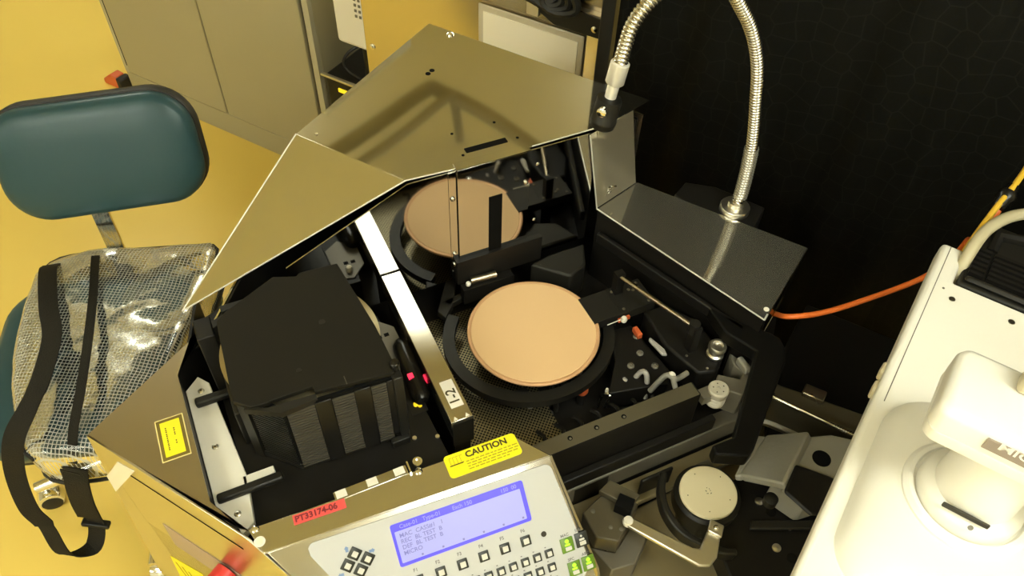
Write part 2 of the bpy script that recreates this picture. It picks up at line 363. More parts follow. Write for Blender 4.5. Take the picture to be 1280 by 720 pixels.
t = thing('door_wedge', W(*ab(-1.87, 1.31), 0), RA, 'small orange and black wedge on the floor by the grey cabinet corner', 'door wedge')
x = MB(); x.sheet([(-.05, 0, 0), (.03, 0, 0), (.03, 0, .05), (.0, 0, .055), (-.05, 0, .02)], .04, 'orange_part'); x.build('wedge', t, .004)
x = MB(); x.box(.03, .06, -.005, .045, 0, .05, 'rubber'); x.build('rubber_end', t, .006)

t = thing('computer_tower', RO, RA, 'black computer tower with a yellow-green light between cabinet and steel rack', 'computer')
MB().box(-.785, -.49, 1.315, 1.66, .0, .44, 'blackpl').build('case', t, .012, 3)
MB().box(-.79, -.49, 1.304, 1.316, .436, .444, 'alu').build('trim', t, .002)
MB().box(-.735, -.70, 1.311, 1.316, .395, .407, 'yelled').build('power_light', t)
t = thing('equipment_stack', W(*ab(-.63, 1.45), .44), RA, 'dark device with looped cable standing on the computer tower', 'device')
MB().box(-.03, .14, -.10, .15, .001, .13, 'blackpl').build('case', t, .008)
MB().box(.085, .10, -.102, -.09, .05, .075, 'yellow').build('tag', t)
pts = bez([(-.03, -.05, .10), (-.075, -.085, .08), (-.098, -.105, .045), (-.09, -.10, .012), (-.03, -.11, .006), (.03, -.12, .006)], 6)
MB().tube(pts, .0045, 'rubber', 8).build('cable', t)
t = thing('printer', W(*ab(-.63, 1.45), .571), RA, 'beige slotted printer standing on the dark device left of the steel rack', 'printer')
x = MB(); x.box(-.08, .12, -.14, .18, .0, .42, 'scope'); x.build('housing', t, .014, 3)
x = MB()
for i in range(12):
    for j in range(4): x.box(.0 + j * .014, .0 + j * .014 + .007, -.1425, -.138, .10 + i * .016, .107 + i * .016, 'grey')
x.build('vent', t)

t = thing('equipment_rack', RO, RA, 'tall steel equipment rack glowing yellow from the floor, behind the hood', 'rack')
MB().box(-.474, .155, 1.155, 1.55, .02, 1.13, 'wash').build('housing', t, .003)
x = MB(); x.box(.155, .170, 1.15, 1.55, .02, 1.13, 'chrome'); x.build('edge_strip', t, .002)
x = MB()
for a, z in ((-.452, .72), (.10, .72), (-.452, .30), (.10, .30)): x.lathe([(.008, 0), (.008, .002), (.005, .004), (0, .0045)], (a, 1.155, z), 'chrome', 16, (0, -1, 0))
x.build('screw', t)
br = MB(); br.sheet([(-.055, 1.140, 1.04), (.005, 1.140, .965), (.045, 1.140, .945), (.148, 1.140, .945), (.152, 1.140, .985), (.01, 1.140, 1.0)], -.004, 'darkgrey')
br.box(.0, .152, 1.139, 1.156, .984, .990, 'dark_steel'); br = br.build('bracket', t)
MB().box(-.015, .012, 1.128, 1.139, .955, 1.03, 'alu').build('clip', br)
MB().lathe([(.007, 0), (.007, .003), (0, .006)], (.135, 1.138, .962), 'chrome', 16, (0, -1, 0)).build('screw', br)
x = MB()
for i in range(5): x.tube(bez([(-.08 + .02 * i, 1.13, 1.12), (-.05 + .02 * i, 1.115, 1.02 - .006 * i), (.02 + .02 * i, 1.12, 1.0), (.07, 1.13, 1.03 + .01 * i), (.09 + .01 * i, 1.13, 1.12)], 5), .009, 'blackpl', 8)
x.build('cable', t)
t = thing('document_sleeve', RO, RA, 'white sheet in a clear sleeve hanging on the steel rack', 'document')
MB().box(-.142, .110, 1.146, 1.1515, .62, .932, 'sleeve').build('sleeve', t, .003)
MB().box(-.128, .098, 1.144, 1.1465, .63, .918, 'paper').build('sheet', t)

cur = MB(); n = 90; vs = []; fs = []
for i in range(n + 1):
    a = .232 + 2.3 * i / n
    for b_, z in ((0, 0.0), (0, 2.15)): vs.append((a, 1.005 + .012 * math.sin(i * .55) + .006 * math.sin(i * 1.7), z + .01))
for i in range(n): fs.append((2 * i, 2 * i + 2, 2 * i + 3, 2 * i + 1))
cur.add(vs, fs, 'curtain', True)
t = thing('curtain', RO, RA, 'black vinyl curtain with a faint mesh pattern behind loader and microscope', 'curtain')
o = cur.build('sheet', t); so = o.modifiers.new('s', 'SOLIDIFY'); so.thickness = .002
MB().tube([(.20, 1.02, 2.16), (2.55, 1.02, 2.16)], .014, 'alu').build('rail', t)
x = MB(); x.box(.196, .222, 1.01, 1.05, 0, 2.16, 'darkgrey'); x.box(2.53, 2.556, 1.01, 1.05, 0, 2.16, 'darkgrey'); x.build('post', t, .003)

# ------------------------------------------------------------------ instrument table and microscope
t = thing('instrument_table', LOC, LA, 'black instrument table carrying the white microscope and its stage', 'table')
poly = [(-.03, -.245), (.295, -.245), (.455, -.095), (.55, -.035), (1.28, -1.08), (.9, -1.3), (-.03, -1.3)]
MB().prism(poly, .66, .70, 'black').build('table_top', t, .004)
for px, py in ((.02, -.30), (.50, -.13), (1.2, -1.05), (.86, -1.22), (.02, -1.24)): MB().box(px - .03, px + .03, py - .03, py + .03, 0, .66, 'darkgrey').build('leg', t, .004)

# wafer transfer stage on the table (loader frame)
t = thing('microscope_stage', LOC, LA, 'black microscope stage with a cream round vacuum chuck, beside the loader', 'stage')
x = MB(); x.prism([(-.02, -.262), (.20, -.252), (.26, -.262), (.33, -.34), (.33, -.62), (.02, -.62), (-.02, -.42)], .701, .715, 'tan'); x.build('base_plate', t, .003)
x = MB(); x.prism([(.10, -.345), (.165, -.300), (.225, -.312), (.30, -.41), (.36, -.60), (.12, -.60), (.085, -.42)], .735, .78, 'black'); x.prism([(.12, -.34), (.30, -.40), (.33, -.58), (.14, -.58)], .715, .735, 'black'); x.build('stage_plate', t, .003)
x = MB(); x.lathe([(.040, 0), (.046, .0), (.046, .022), (.042, .026)], (.118, -.311, .772), 'blackpl', 48); x.lathe([(.03, 0), (.03, .06)], (.118, -.311, .714), 'darkgrey', 32); x.build('chuck_rim', t)
x = MB(); x.lathe([(.0385, 0), (.0395, .001), (.0395, .0055), (.0385, .0065), (0, .0065)], (.118, -.311, .7965), 'cream', 64)
for k in range(9): x.cyl((.118 + .007 * math.cos(k * .7) * (.4 + .15 * (k % 4)), -.311 + .007 * math.sin(k * .7) * (.4 + .2 * (k % 3)), .8031), .0006, .0002, 'label_black', seg=8)
for k in range(5): x.cyl((.118 + .03 * math.cos(k * 1.256 + .4), -.311 + .03 * math.sin(k * 1.256 + .4), .8031), .0008, .0002, 'label_black', seg=8)
x.build('chuck', t)
pts = bez([(.075, -.263, .80), (.058, -.285, .80), (.048, -.315, .80), (.055, -.350, .795), (.085, -.385, .79), (.105, -.395, .785)], 8)
x = MB(); x.ribbon(pts, [(0, 0, 1)] * len(pts), .022, .010, 'blackpl'); x.build('curved_arm', t, .003)
x = MB(); x.prism([(.145, -.375), (.155, -.365), (.29, -.425), (.285, -.437)], .781, .788, 'darkgrey'); x.build('guide_rail', t, .002)
x = MB()
for px, py in ((.185, -.345), (.200, -.392), (.235, -.37), (.165, -.41)): x.lathe([(.006, 0), (.006, .002), (.003, .003), (0, .003)], (px, py, .780), 'alu', 14)
x.build('screw', t)
x = MB(); x.cyl((.16, -.325, .7805), .007, .001, 'void'); x.cyl((.19, -.365, .7805), .007, .001, 'void'); x.cyl((.175, -.43, .7805), .007, .001, 'void'); x.build('bolt_hole', t)
x = MB(); x.box(.052, .105, -.252, -.225 - .022, .715, .78, 'darkgrey'); x.box(.14, .165, -.285, -.255, .715, .77, 'grey'); x.build('bearing_block', t, .003)

t = thing('transfer_lever', LOC, LA, 'white L-shaped lever with a white tip reaching to the metal block', 'lever')
z0 = .806
Lp = [(-.003, -.303), (.003, -.292), (.054, -.352), (.081, -.333), (.092, -.343), (.064, -.372), (.052, -.376), (.040, -.368)]
x = MB(); x.prism([(-.013, -.311), (.000, -.305), (.049, -.372), (.057, -.377), (.089, -.354), (.099, -.366), (.071, -.396), (.056, -.402), (.043, -.396)], z0, z0 + .007, 'alu'); x.build('arm', t, .002)
x = MB(); x.lathe([(.0065, 0), (.0075, .004), (.006, .010), (0, .011)], (-.008, -.306, z0 - .001), 'white', 16); x.build('tip', t)
x = MB(); x.prism([(.078, -.362), (.091, -.350), (.102, -.366), (.089, -.378)], z0 + .007, z0 + .012, 'alu'); x.lathe([(.004, 0), (.004, .003), (0, .004)], (.090, -.364, z0 + .012), 'chrome', 12); x.prism([(.088, -.366), (.096, -.360), (.100, -.366), (.092, -.374)], .781, z0, 'darkgrey'); x.build('clamp', t, .002)

t = thing('sensor_block', LOC, LA, 'grey machined block with a black slot under the white lever tip', 'sensor')
x = MB(); x.prism([(-.054, -.266), (-.006, -.249), (.022, -.286), (-.030, -.322), (-.054, -.304)], .765, .80, 'olive'); x.prism([(-.056, -.300), (-.030, -.32), (.02, -.29), (.035, -.31), (-.012, -.345), (-.045, -.34)], .701, .763, 'grey'); x.build('body', t, .002)
x = MB(); x.prism([(-.022, -.252), (.0, -.244), (.026, -.280), (.006, -.290)], .801, .812, 'olive'); x.build('upper_plate', t, .001)
x = MB(); x.prism([(-.016, -.282), (-.001, -.270), (.013, -.287), (-.002, -.300)], .801, .822, 'void'); x.build('slot', t, .001)
x = MB()
for px, py in ((-.040, -.270), (-.030, -.300), (-.018, -.308)): x.lathe([(.003, 0), (.003, .001), (0, .0015)], (px, py, .80), 'grey', 10)
x.build('screw', t)

t = thing('stage_casting', LOC, LA, 'grey cast bracket with a round black hole beside the black stage', 'bracket')
X = None
x = MB(); x.sheet([(.272, -.320, .85), (.190, -.370, .85), (.169, -.319, .805), (.243, -.283, .805)], .014, 'cast'); x.sheet([(.169, -.319, .805), (.162, -.312, .800), (.228, -.271, .800), (.243, -.283, .805)], .012, 'cast')
x.prism([(.268, -.314), (.300, -.325), (.325, -.345), (.325, -.40), (.225, -.425), (.186, -.364)], .836, .85, 'cast'); x.prism([(.19, -.345), (.265, -.318), (.31, -.345), (.30, -.40), (.21, -.39)], .781, .838, 'cast'); x.build('casting', t, .003, 2)
x = MB(); x.cyl((.263, -.350, .8495), .0125, .0012, 'void', seg=32); x.build('hole', t)
x = MB(); x.prism([(.182, -.370), (.221, -.344), (.250, -.376), (.262, -.392), (.225, -.425), (.192, -.411)], .8512, .858, 'black'); x.build('black_block', t, .004)
x = MB(); x.lathe([(.009, 0), (.009, .012), (.006, .014), (0, .014)], (.160, -.372, .846), 'blackpl', 20); x.build('hose_end', t)

t = thing('drive_rod', LOC, LA, 'thin silver rod over a dark guide beside the black curtain', 'rod')
x = MB(); x.prism([(.30, -.196), (.325, -.178), (.445, -.318), (.412, -.34)], .701, .775, 'olive'); x.prism([(.355, -.225), (.372, -.213), (.392, -.24), (.374, -.252)], .775, .785, 'dark_steel'); x.build('guide', t, .002)
d = Vector((.359 - .294, -.314 + .213, 0)).normalized()
x = MB(); p0 = Vector((.294, -.213, .80)); x.tube([p0, p0 + d * .10], .0032, 'chrome', 10)
pp = [p0 + d * (.10 + .0009 * i) for i in range(40)]; x.tube(pp, [.0042 if i % 4 < 2 else .0032 for i in range(40)], 'chrome', 10); x.build('rod', t)
x = MB(); x.box(.288, .302, -.219, -.205, .701, .806, 'darkgrey'); x.build('support', t, .002)
pts = bez([(.235, -.225, .83), (.245, -.235, .80), (.27, -.255, .795), (.31, -.30, .785), (.33, -.31, .76), (.335, -.312, .72)], 6)
tag(MB().tube([W(*p) for p in pts], .0035, 'clear_grey', 8).build('air_hose'), 'thin grey hose running from the loader corner to the stage', 'hose')

# microscope
SOw = W(*ab(.818, .703), 0); SA = RA - R(4.05)
t = thing('microscope', SOw, SA, 'large cream microscope body at the right, with a white box on a round neck', 'microscope')
x = MB()
x.prism([(.004, .0), (.033, .0), (.033, -.064), (.42, -.064), (.42, -.62), (.004, -.62)], 1.068, 1.10, 'scope'); x.prism([(.045, -.07), (.41, -.07), (.41, -.61), (.045, -.61)], .985, 1.068, 'scope'); x.build('arm', t, .006, 3)
x = MB(); x.box(.0145, .0155, -.285, -.004, 1.0995, 1.1003, 'grey'); x.build('seam', t)
x = MB(); x.box(.10, .42, -.30, .10, .70, .986, 'scope'); x.build('column', t, .01, 3)
# raised nose cover around the neck
x = MB(); X = Matrix.Translation((.223, -.385, 1.10)) @ Matrix.Rotation(R(3), 4, 'X')
x.pad(.405, .24, .05, [(0, -.004), (.001, .004), (.006, .014), (.015, .022), (.03, .027), (.05, .029)], 'scope', X, 10); x.build('nose_cover', t)
x = MB(); x.lathe([(.058, .0), (.058, .006), (.054, .010), (.050, .010), (.048, .004), (.047, .0)], (.108, -.372, 1.124), 'scope_hi', 64); x.build('neck_ring', t)
x = MB(); x.lathe([(.046, 0), (.046, .022), (.043, .026), (.036, .030), (.032, .10)], (.108, -.372, 1.118), 'scope', 64)
x.cyl((.112, -.4185, 1.150), .0022, .002, 'grey', (0, -.3, 1), 12); x.build('neck', t)
x = MB(); x.box(.085, .125, -.412, -.4095, 1.150, 1.156, 'seam'); x.build('neck_slot', t, .001)
x = MB(); X = Matrix.Translation((.130, -.372, 1.222))
x.pad(.190, .080, .012, [(.004, 0), (.001, .002), (0, .006), (0, .015), (.0015, .016), (0, .017), (0, .036), (.002, .041), (.007, .044)], 'scope_hi', X, 8); hd = x.build('head_box', t)
x = MB(); x.box(.077, .20, -.4135, -.411, 1.246, 1.2585, 'labelplate'); x.build('name_plate', hd)
text(hd, 'lettering', 'MICSS', .012, 'scope_hi', basis((.086, -.4136, 1.2562), (1, 0, 0), (0, 0, 1)), sx=1.2)
x = MB(); x.box(.082, .13, -.362, -.343, 1.266, 1.29, 'beige'); x.build('knob', hd, .004)
# black lamp housing with louvres
x = MB(); x.box(.037, .36, -.060, .075, 1.03, 1.098, 'blackpl')
x.box(.042, .36, -.055, -.047, 1.098, 1.106, 'blackpl'); x = x.build('lamp_housing', t, .004)
y = MB()
for i in range(6):
    for k, (xa, xb) in enumerate(((.043, .060), (.064, .115), (.119, .17), (.174, .23))):
        y.box(xa, xb, -.040 + i * .0095, -.035 + i * .0095, 1.097, 1.104, 'black')
y.build('louvre', x)
y = MB(); y.box(.102, .150, .024, .030, 1.0975, 1.0995, 'white'); y.build('white_label', x)
y = MB(); y.tube([(.06, .02, 1.095), (.06, .05, 1.10), (.09, .06, 1.10)], .008, 'black', 8); y.build('cable_grip', x)
for yy in (-.262, -.232):
    x = MB(); X = Matrix.Translation((.0042, yy, 1.084)) @ Matrix.Rotation(R(-90), 4, 'Y')
    x.pad(.016, .018, .003, [(0, 0), (0, .0025), (.0015, .004)], 'beige', X, 4); x.build('side_button', t)
x = MB()
for px, py in ((.038, -.094), (.104, -.090)): x.cyl((px, py, 1.0995), .0038, .0012, 'dark_steel', seg=16)
x.cyl((.025, -.082, 1.0995), .0015, .001, 'grey', seg=10); x.build('screw', t)

# cables at the right
pts = bez([W(*ab(.67, .70), .865), W(*ab(.690, .672), .90), W(*ab(.73, .70), .905), W(*ab(.775, .745), .915), W(*ab(.835, .80), .945), W(*ab(.86, .82), .985), W(*ab(.862, .80), 1.04), W(*ab(.857, .755), 1.07), W(*ab(.866, .772), 1.085), W(*ab(.873, .795), 1.105)], 10)
tag(MB().tube(pts, .0042, 'orange', 10).build('cable'), 'orange cable running from the loader cover behind the microscope', 'cable')
pts = bez([W(*ab(.853, .71), 1.05), W(*ab(.855, .735), 1.08), W(*ab(.868, .79), 1.11), W(*ab(.88, .835), 1.125), W(*ab(.895, .905), 1.14), W(*ab(.92, .97), 1.17), W(*ab(.99, .985), 1.25), W(*ab(1.04, .985), 1.36)], 10)
tag(MB().tube(pts, .0040, 'yelcable', 10).build('cable'), 'yellow cable rising behind the microscope to the right edge', 'cable')
t = thing('cable_clip', W(*ab(.875, .815), 1.113), RA, 'black clip joining the orange and yellow cables', 'clip')
x = MB(); dd = (W(*ab(.885, .86), 1.13) - W(*ab(.868, .79), 1.105)).normalized(); dl = Matrix.Rotation(-RA, 3, 'Z') @ dd
x.lathe([(.007, -.020), (.009, -.016), (.009, -.006), (.012, -.002), (.012, .006), (.008, .010), (.008, .020)], (0, 0, 0), 'gloss', 20, dl); x.build('clip', t)
pts = bez([W(*ab(.852, .655), 1.06), W(*ab(.852, .685), 1.105), W(*ab(.865, .735), 1.12), W(*ab(.90, .785), 1.12), W(*ab(.96, .81), 1.12), W(*ab(1.05, .80), 1.11)], 10)
tag(MB().tube(pts, .0075, 'beigecable', 12).build('cable'), 'thick beige cable curving over the black lamp housing', 'cable')

# ------------------------------------------------------------------ wafer loader
LO = thing('wafer_loader', LOC, LA, 'stainless steel wafer loader with open hood, black interior and lit display', 'wafer loader')
def part(mb, name, bevel=0, parent=LO, seg=2): return mb.build(name, parent, bevel, seg)
foot = [ab(0, 0), ab(.40, 0), (-.075, -.345), (-.05, -.225), (.282, -.225), (.425, -.085), (.262, .160), ab(.374, .80), ab(0, .80)]
part(MB().prism(foot, .03, .70, 'steel'), 'base_cabinet', .003)
part(MB().prism([(-.60, .02), (-.455, -.17), (-.12, -.195), (-.04, -.225), (.280, -.222), (.415, -.085), (.255, .155), ab(.36, .78), ab(.01, .78)], .70, .78, 'black'), 'interior_floor')
x = MB()
for p in (ab(.06, .06), ab(.35, .06), ab(.06, .72), ab(.60, .60)): x.lathe([(.03, 0), (.03, .012), (.012, .014), (.012, .03)], (p[0], p[1], 0), 'rubber', 20)
part(x, 'foot')
# left vertical face, with slit, tape, painted reflection strip, red button
def face(a, z, o=0.0): p = ab(a, -o); return (p[0], p[1], z)
x = MB(); x.sheet([face(0, .93), face(-.10, .40), face(-.10, .03), face(.41, .03), face(.41, .812), face(.262, .928), face(.253, .93)], .003, 'face_steel')
fp = part(x, 'side_panel', .0008)
x = MB(); x.sheet([face(.045, .884, .0006), face(.045, .8815, .0006), face(.240, .8795, .0006), face(.240, .882, .0006)], .0006, 'void'); x.build('slit', fp)
x = MB(); x.sheet([face(-.026, .806, .0008), face(-.034, .753, .0008), face(.075, .9125, .0008), face(.042, .905, .0008)], .0006, 'white'); x.build('tape', fp)
x = MB(); x.sheet([face(.055, .749, .0008), face(.049, .672, .0008), face(.40, .66, .0008), face(.40, .745, .0008)], .0005, 'film_or_reflection'); x.build('reflection_strip', fp)  # mauve sheet painted in for a reflection on the steel face
x = MB(); x.sheet([face(.0, .575, .001), face(-.02, .46, .001), face(.13, .50, .001), face(.075, .60, .001)], .0007, 'yellow'); 
for k in range(6): x.sheet([face(.005 + .012 * k, .56 - .004 * k, .0014), face(.008 + .012 * k, .50, .0014), face(.011 + .012 * k, .50, .0014), face(.009 + .012 * k, .562 - .004 * k, .0014)], .0003, 'label_brown')
x.build('hazard_label', fp)
p = face(.172, .735, .003)
x = MB(); x.lathe([(.017, 0), (.017, .020), (.020, .022), (.024, .025), (.024, .034), (.02, .039), (0, .041)], p, 'button_red', 32, (-E2[0], -E2[1], 0)); x.build('stop_button', fp)
# other side skins
x = MB(); x.sheet([(*ab(0, .0), .70), (*ab(0, .165), .70), (*ab(0, .165), .90), (*ab(0, .0), .926)], -.003, 'steel'); x.sheet([(*ab(0, .165), .70), (*ab(0, .80), .70), (*ab(0, .80), 1.05), (*ab(-.0, .45), 1.072), (*ab(0, .20), .918)], -.003, 'steel')
x.sheet([(*ab(0, .80), .70), (*ab(.374, .80), .70), (*ab(.374, .80), 1.06), (*ab(0, .80), 1.06)], -.003, 'steel'); part(x, 'rear_panel')
x = MB(); x.sheet([(*ab(.008, .01), .70), (*ab(.008, .79), .70), (*ab(.008, .79), 1.072), (*ab(.008, .45), 1.072), (*ab(.008, .20), .918), (*ab(.008, .01), .918)], .003, 'black'); x.sheet([(*ab(.008, .792), .70), (*ab(.365, .792), .70), (*ab(.365, .792), 1.05), (*ab(.008, .792), 1.05)], .003, 'black'); part(x, 'inner_liner')
# top of the left wing
x = MB()
for pl_ in ([Q0, (-.453, -.178), (-.460, -.173), (-.485, -.126)], [Q0, (-.485, -.126), (-.488, .072)], [Q0, (-.488, .072), (-.462, .128), ab(0, .20)]): x.prism(pl_, .927, .93, 'dark_steel')
lt = part(x, 'side_top_plate')
def sticker(parent, name, c, w, h, z, m, rot=0, t=.0006, bev=.0):
    mm = MB(); X = Matrix.Translation((c[0], c[1], z)) @ Matrix.Rotation(rot, 4, 'Z'); mm.pad(w, h, bev if bev else .0005, [(0, 0), (0, t)], m, X, 4); return mm
x = sticker(lt, '', (-.5095, -.0215), .034, .063, .9302, 'cream_edge')
X = Matrix.Translation((-.5095, -.0215, .9302)); x.pad(.0315, .0605, .0005, [(0, 0), (0, .0008)], 'border', X, 2); x.pad(.0235, .052, .0005, [(0, 0), (0, .0010)], 'yellow', X, 2)
stk = x.build('warning_sticker', lt)
for i, (dx, ln, dy) in enumerate(((-.006, .034, .0), (.0035, .012, .008), (.0035, .006, -.008))):
    x = MB(); px = -.5095 + dx
    k = 0
    while k < ln: x.box(px - .0006, px + .0008, -.0215 + dy + ln / 2 - k - .0018, -.0215 + dy + ln / 2 - k, .9312, .9314, 'label_black'); k += .0018 + random.uniform(.0008, .002)
    x.build('print', stk)
# inner black wall along left
x = MB()
iw = [(-.462, -.170), (-.485, -.126), (-.488, .072), (-.462, .128), (-.44, .20)]
for i in range(len(iw) - 1):
    p, q = iw[i], iw[i + 1]; x.sheet([(*p, .78), (*q, .78), (*q, .927), (*p, .927)], .004, 'black')
part(x, 'inner_wall')
x = MB(); x.prism([(-.470, .128), (-.44, .20), (-.34, .24), (-.27, .16), (-.27, .15), (-.40, .15)], .78, .885, 'black'); part(x, 'rear_inner_block', .002)
# cassette port
x = MB(); x.prism([(-.484, -.125), (-.487, .066), (-.468, .084), (-.456, .068), (-.441, -.09), (-.447, -.155), (-.462, -.165)], .885, .90, 'white'); x.prism([(-.447, -.106), (-.447, -.090), (-.408, -.090), (-.408, -.100), (-.425, -.104)], .885, .90, 'white'); wp = part(x, 'white_plate', .001)
x = MB()
for p in ((-.468, .058), (-.468, -.035), (-.462, -.137)): x.lathe([(.0042, 0), (.0042, .001), (.003, .0018), (0, .002)], (p[0], p[1], .90), 'alu', 16); x.cyl((p[0], p[1], .902), .0015, .0003, 'seam', seg=6)
x.build('screw', wp)
part(MB().prism([(-.446, -.165), (-.446, .10), (-.21, .10), (-.20, -.165)], .78, .8865, 'black'), 'port_plate', .001)
x = MB(); x.box(-.478, -.419, .030, .042, .9005, .912, 'blackpl'); part(x, 'cassette_guide', .003)
x = MB(); x.box(-.480, -.400, -.118, -.106, .9005, .910, 'blackpl'); part(x, 'cassette_guide', .003)
x = MB(); x.prism([(-.242, .085), (-.217, .091), (-.195, .068), (-.194, .026), (-.220, .005), (-.243, .020)], .8867, .889, 'grey'); x.box(-.224, -.217, .054, .060, .889, .8895, 'void'); x.box(-.213, -.206, .055, .061, .889, .8895, 'void'); x = part(x, 'sensor_plate')
y = MB(); y.lathe([(.0045, 0), (.0055, .004), (.004, .009), (0, .010)], (-.220, .075, .889), 'white', 16); y.build('white_knob', x)

# sensor bar with label, pointing at the mirror
x = MB(); x.box(-.188, -.1575, -.140, .136, .893, .926, 'brushed'); sb = part(x, 'sensor_bar', .0012)
x = MB(); x.box(-.187, -.1585, -.143, -.139, .873, .924, 'blackpl'); x.box(-.184, -.162, -.139, -.02, .78, .893, 'black'); x.box(-.184, -.162, .09, .13, .78, .893, 'black'); x.build('bar_support', sb)
x = sticker(sb, '', (-.171, -.098), .0175, .044, .9261, 'white'); lb = x.build('bar_label', sb)
text(sb, 'lettering', '1-2', .019, 'label_black', basis((-.171, -.116, .9272), (0, 1, 0), (-1, 0, 0)), .0001)
x = MB()
for dx in (-.008, .008): x.sheet([(-.1728 + dx - .003, -.138, .9264), (-.1728 + dx + .003, -.138, .9264), (-.1728 + dx, -.1325, .9264)], .0004, 'white')
x.build('arrow_mark', sb)
x = MB(); X = None
x.lathe([(0, -.056), (.008, -.054), (.0125, -.047), (.0135, -.04), (.0135, .04), (.0125, .047), (.008, .054), (0, .056)], (-.201, -.022, .898), 'gloss', 28, (.06, 1, 0)); x.box(-.207, -.196, -.06, .02, .8867, .892, 'black'); part(x, 'black_motor')
x = MB(); x.box(-.2105, -.2035, -.044, -.036, .893, .913, 'redled'); part(x, 'red_light')
x = MB(); x.box(-.1895, -.1885, -.048, -.040, .893, .905, 'redled'); part(x, 'red_light')
x = MB(); x.cyl((-.213, -.071, .887), .003, .004, 'yelled', seg=12); x.cyl((-.208, -.074, .887), .003, .004, 'yelled', seg=12); part(x, 'yellow_light')
x = MB(); x.box(-.222, -.20, -.085, -.060, .8866, .8875, 'darkgrey'); x.cyl((-.232, -.118, .8866), .003, .002, 'alu', seg=10); x.cyl((-.204, -.128, .8866), .003, .002, 'alu', seg=10); part(x, 'small_screw')

# hood
HZ = 1.086
x = MB(); x.sheet([(-.242, .301, HZ), (-.134, .144, HZ), (-.073, .1405, HZ), (.176, .1445, HZ), (.270, .173, HZ), (.040, .508, HZ)], .002, 'cover_steel'); tc_ = part(x, 'hood_top', .0006)
x = MB(); X = Matrix.Translation((-.0035, .1705, HZ + .0002)); x.pad(.064, .0105, .001, [(0, 0), (0, .0003)], 'void', X, 3)
for p in ((-.006, .375), (-.015, .369)): x.cyl((p[0], p[1], HZ + .0001), .0042, .0003, 'void', seg=14)
for p in ((.029, .215), (.045, .169), (-.038, .214), (-.042, .163)): x.cyl((p[0], p[1], HZ + .0001), .0022, .0003, 'void', seg=12)
x.build('slot', tc_)
x = MB(); x.lathe([(.006, 0), (.006, .002), (.003, .004), (0, .0045)], (.060, .462, HZ), 'chrome', 16); x.lathe([(.0025, 0), (.002, .002), (0, .003)], (-.216, .289, HZ), 'chrome', 10); x.build('screw', tc_)
x = MB(); x.sheet([(-.242, .301, HZ), (-.463, .181, .93), (-.134, .144, HZ)], .002, 'cover_steel'); part(x, 'hood_left_wing', .0006)
x = MB(); x.sheet([(.145, .1335, 1.0845), (.174, .133, .932), (.264, .162, .932), (.235, .1625, 1.0845)], .002, 'hazy'); rw = part(x, 'hood_right_wing', .0006)
x = MB()
for s in (0, 1):
    px = Vector((.195, .1390 + .001, .958 + .005 * s)) + Vector((.006 * s, .002 * s, 0)); x.tube([px + Vector((-.010, -.006, .004)), px + Vector((.010, .0, -.004))] if s else [px + Vector((-.008, -.006, -.004)), px + Vector((.006, -.002, .006))], .0016, 'chrome', 8)
    x.lathe([(.0035, 0), (.003, .002), (0, .003)], px + Vector((0, -.003, 0)), 'chrome', 12, (-.1, -1, .2))
x.build('wing_nut', rw)
x = MB(); x.sheet([(.160, .1395, .868), (.160, .1395, 1.0838), (-.134, .1395, 1.0838), (-.315, .1395, .996), (-.315, .1395, .868)], -.002, 'mirror'); mp_ = part(x, 'mirror_wall')
x = MB(); x.box(-.0755, -.064, .1368, .1394, .868, 1.0835, 'mirror'); x.build('door_frame', mp_, .0004)
x = MB(); x.box(-.063, .0505, .1345, .1365, .912, 1.0795, 'mirror'); x.box(-.063, .0505, .1330, .150, 1.0862, 1.0872, 'cover_steel'); x.box(-.063, .0505, .1330, .1350, 1.0785, 1.0872, 'cover_steel'); dr = x.build('door', mp_, .0004)
x = MB(); x.box(-.0145, .0065, .1337, .1344, .911, 1.021, 'void'); x.build('slot', dr)
x = MB(); x.box(-.070, .075, .128, .1395, .862, .9115, 'black'); x.build('door_gap', mp_)
x = MB()
for p in ((-.070, 1.036, .1368), (-.070, .925, .1368), (-.0705, .902, .1368), (.064, 1.055, .1394), (.064, .945, .1394), (.044, 1.03, .1345)): x.lathe([(.0036, 0), (.0034, .002), (.002, .003), (0, .0034)], (p[0], p[2], p[1]), 'chrome', 14, (0, -1, 0))
x.build('screw', mp_)

x = MB()
for q in ([(-.242, .301, HZ), (-.463, .181, .93)], [(-.463, .181, .93), (-.134, .144, HZ)], [(-.134, .144, HZ), (-.073, .1405, HZ)], [(.056, .1430, HZ), (.176, .1445, HZ)]): x.tube(q, .0011, 'matt_alu', 8)  # bright tubes added for the light caught along the hood edges
x.build('hood_edge_glint', tc_)
x = MB(); x.tube([(.145, .1335, 1.0845), (.174, .133, .932)], .0012, 'matt_alu', 8); x.tube([(.174, .133, .931), (.281, -.165, .930)], .0012, 'matt_alu', 8); x.tube([(.281, -.165, .930), (.292, -.158, .9295)], .0014, 'matt_alu', 8); x.build('wing_edge_glint', rw)  # bright tubes model the highlight along wing and cover edges
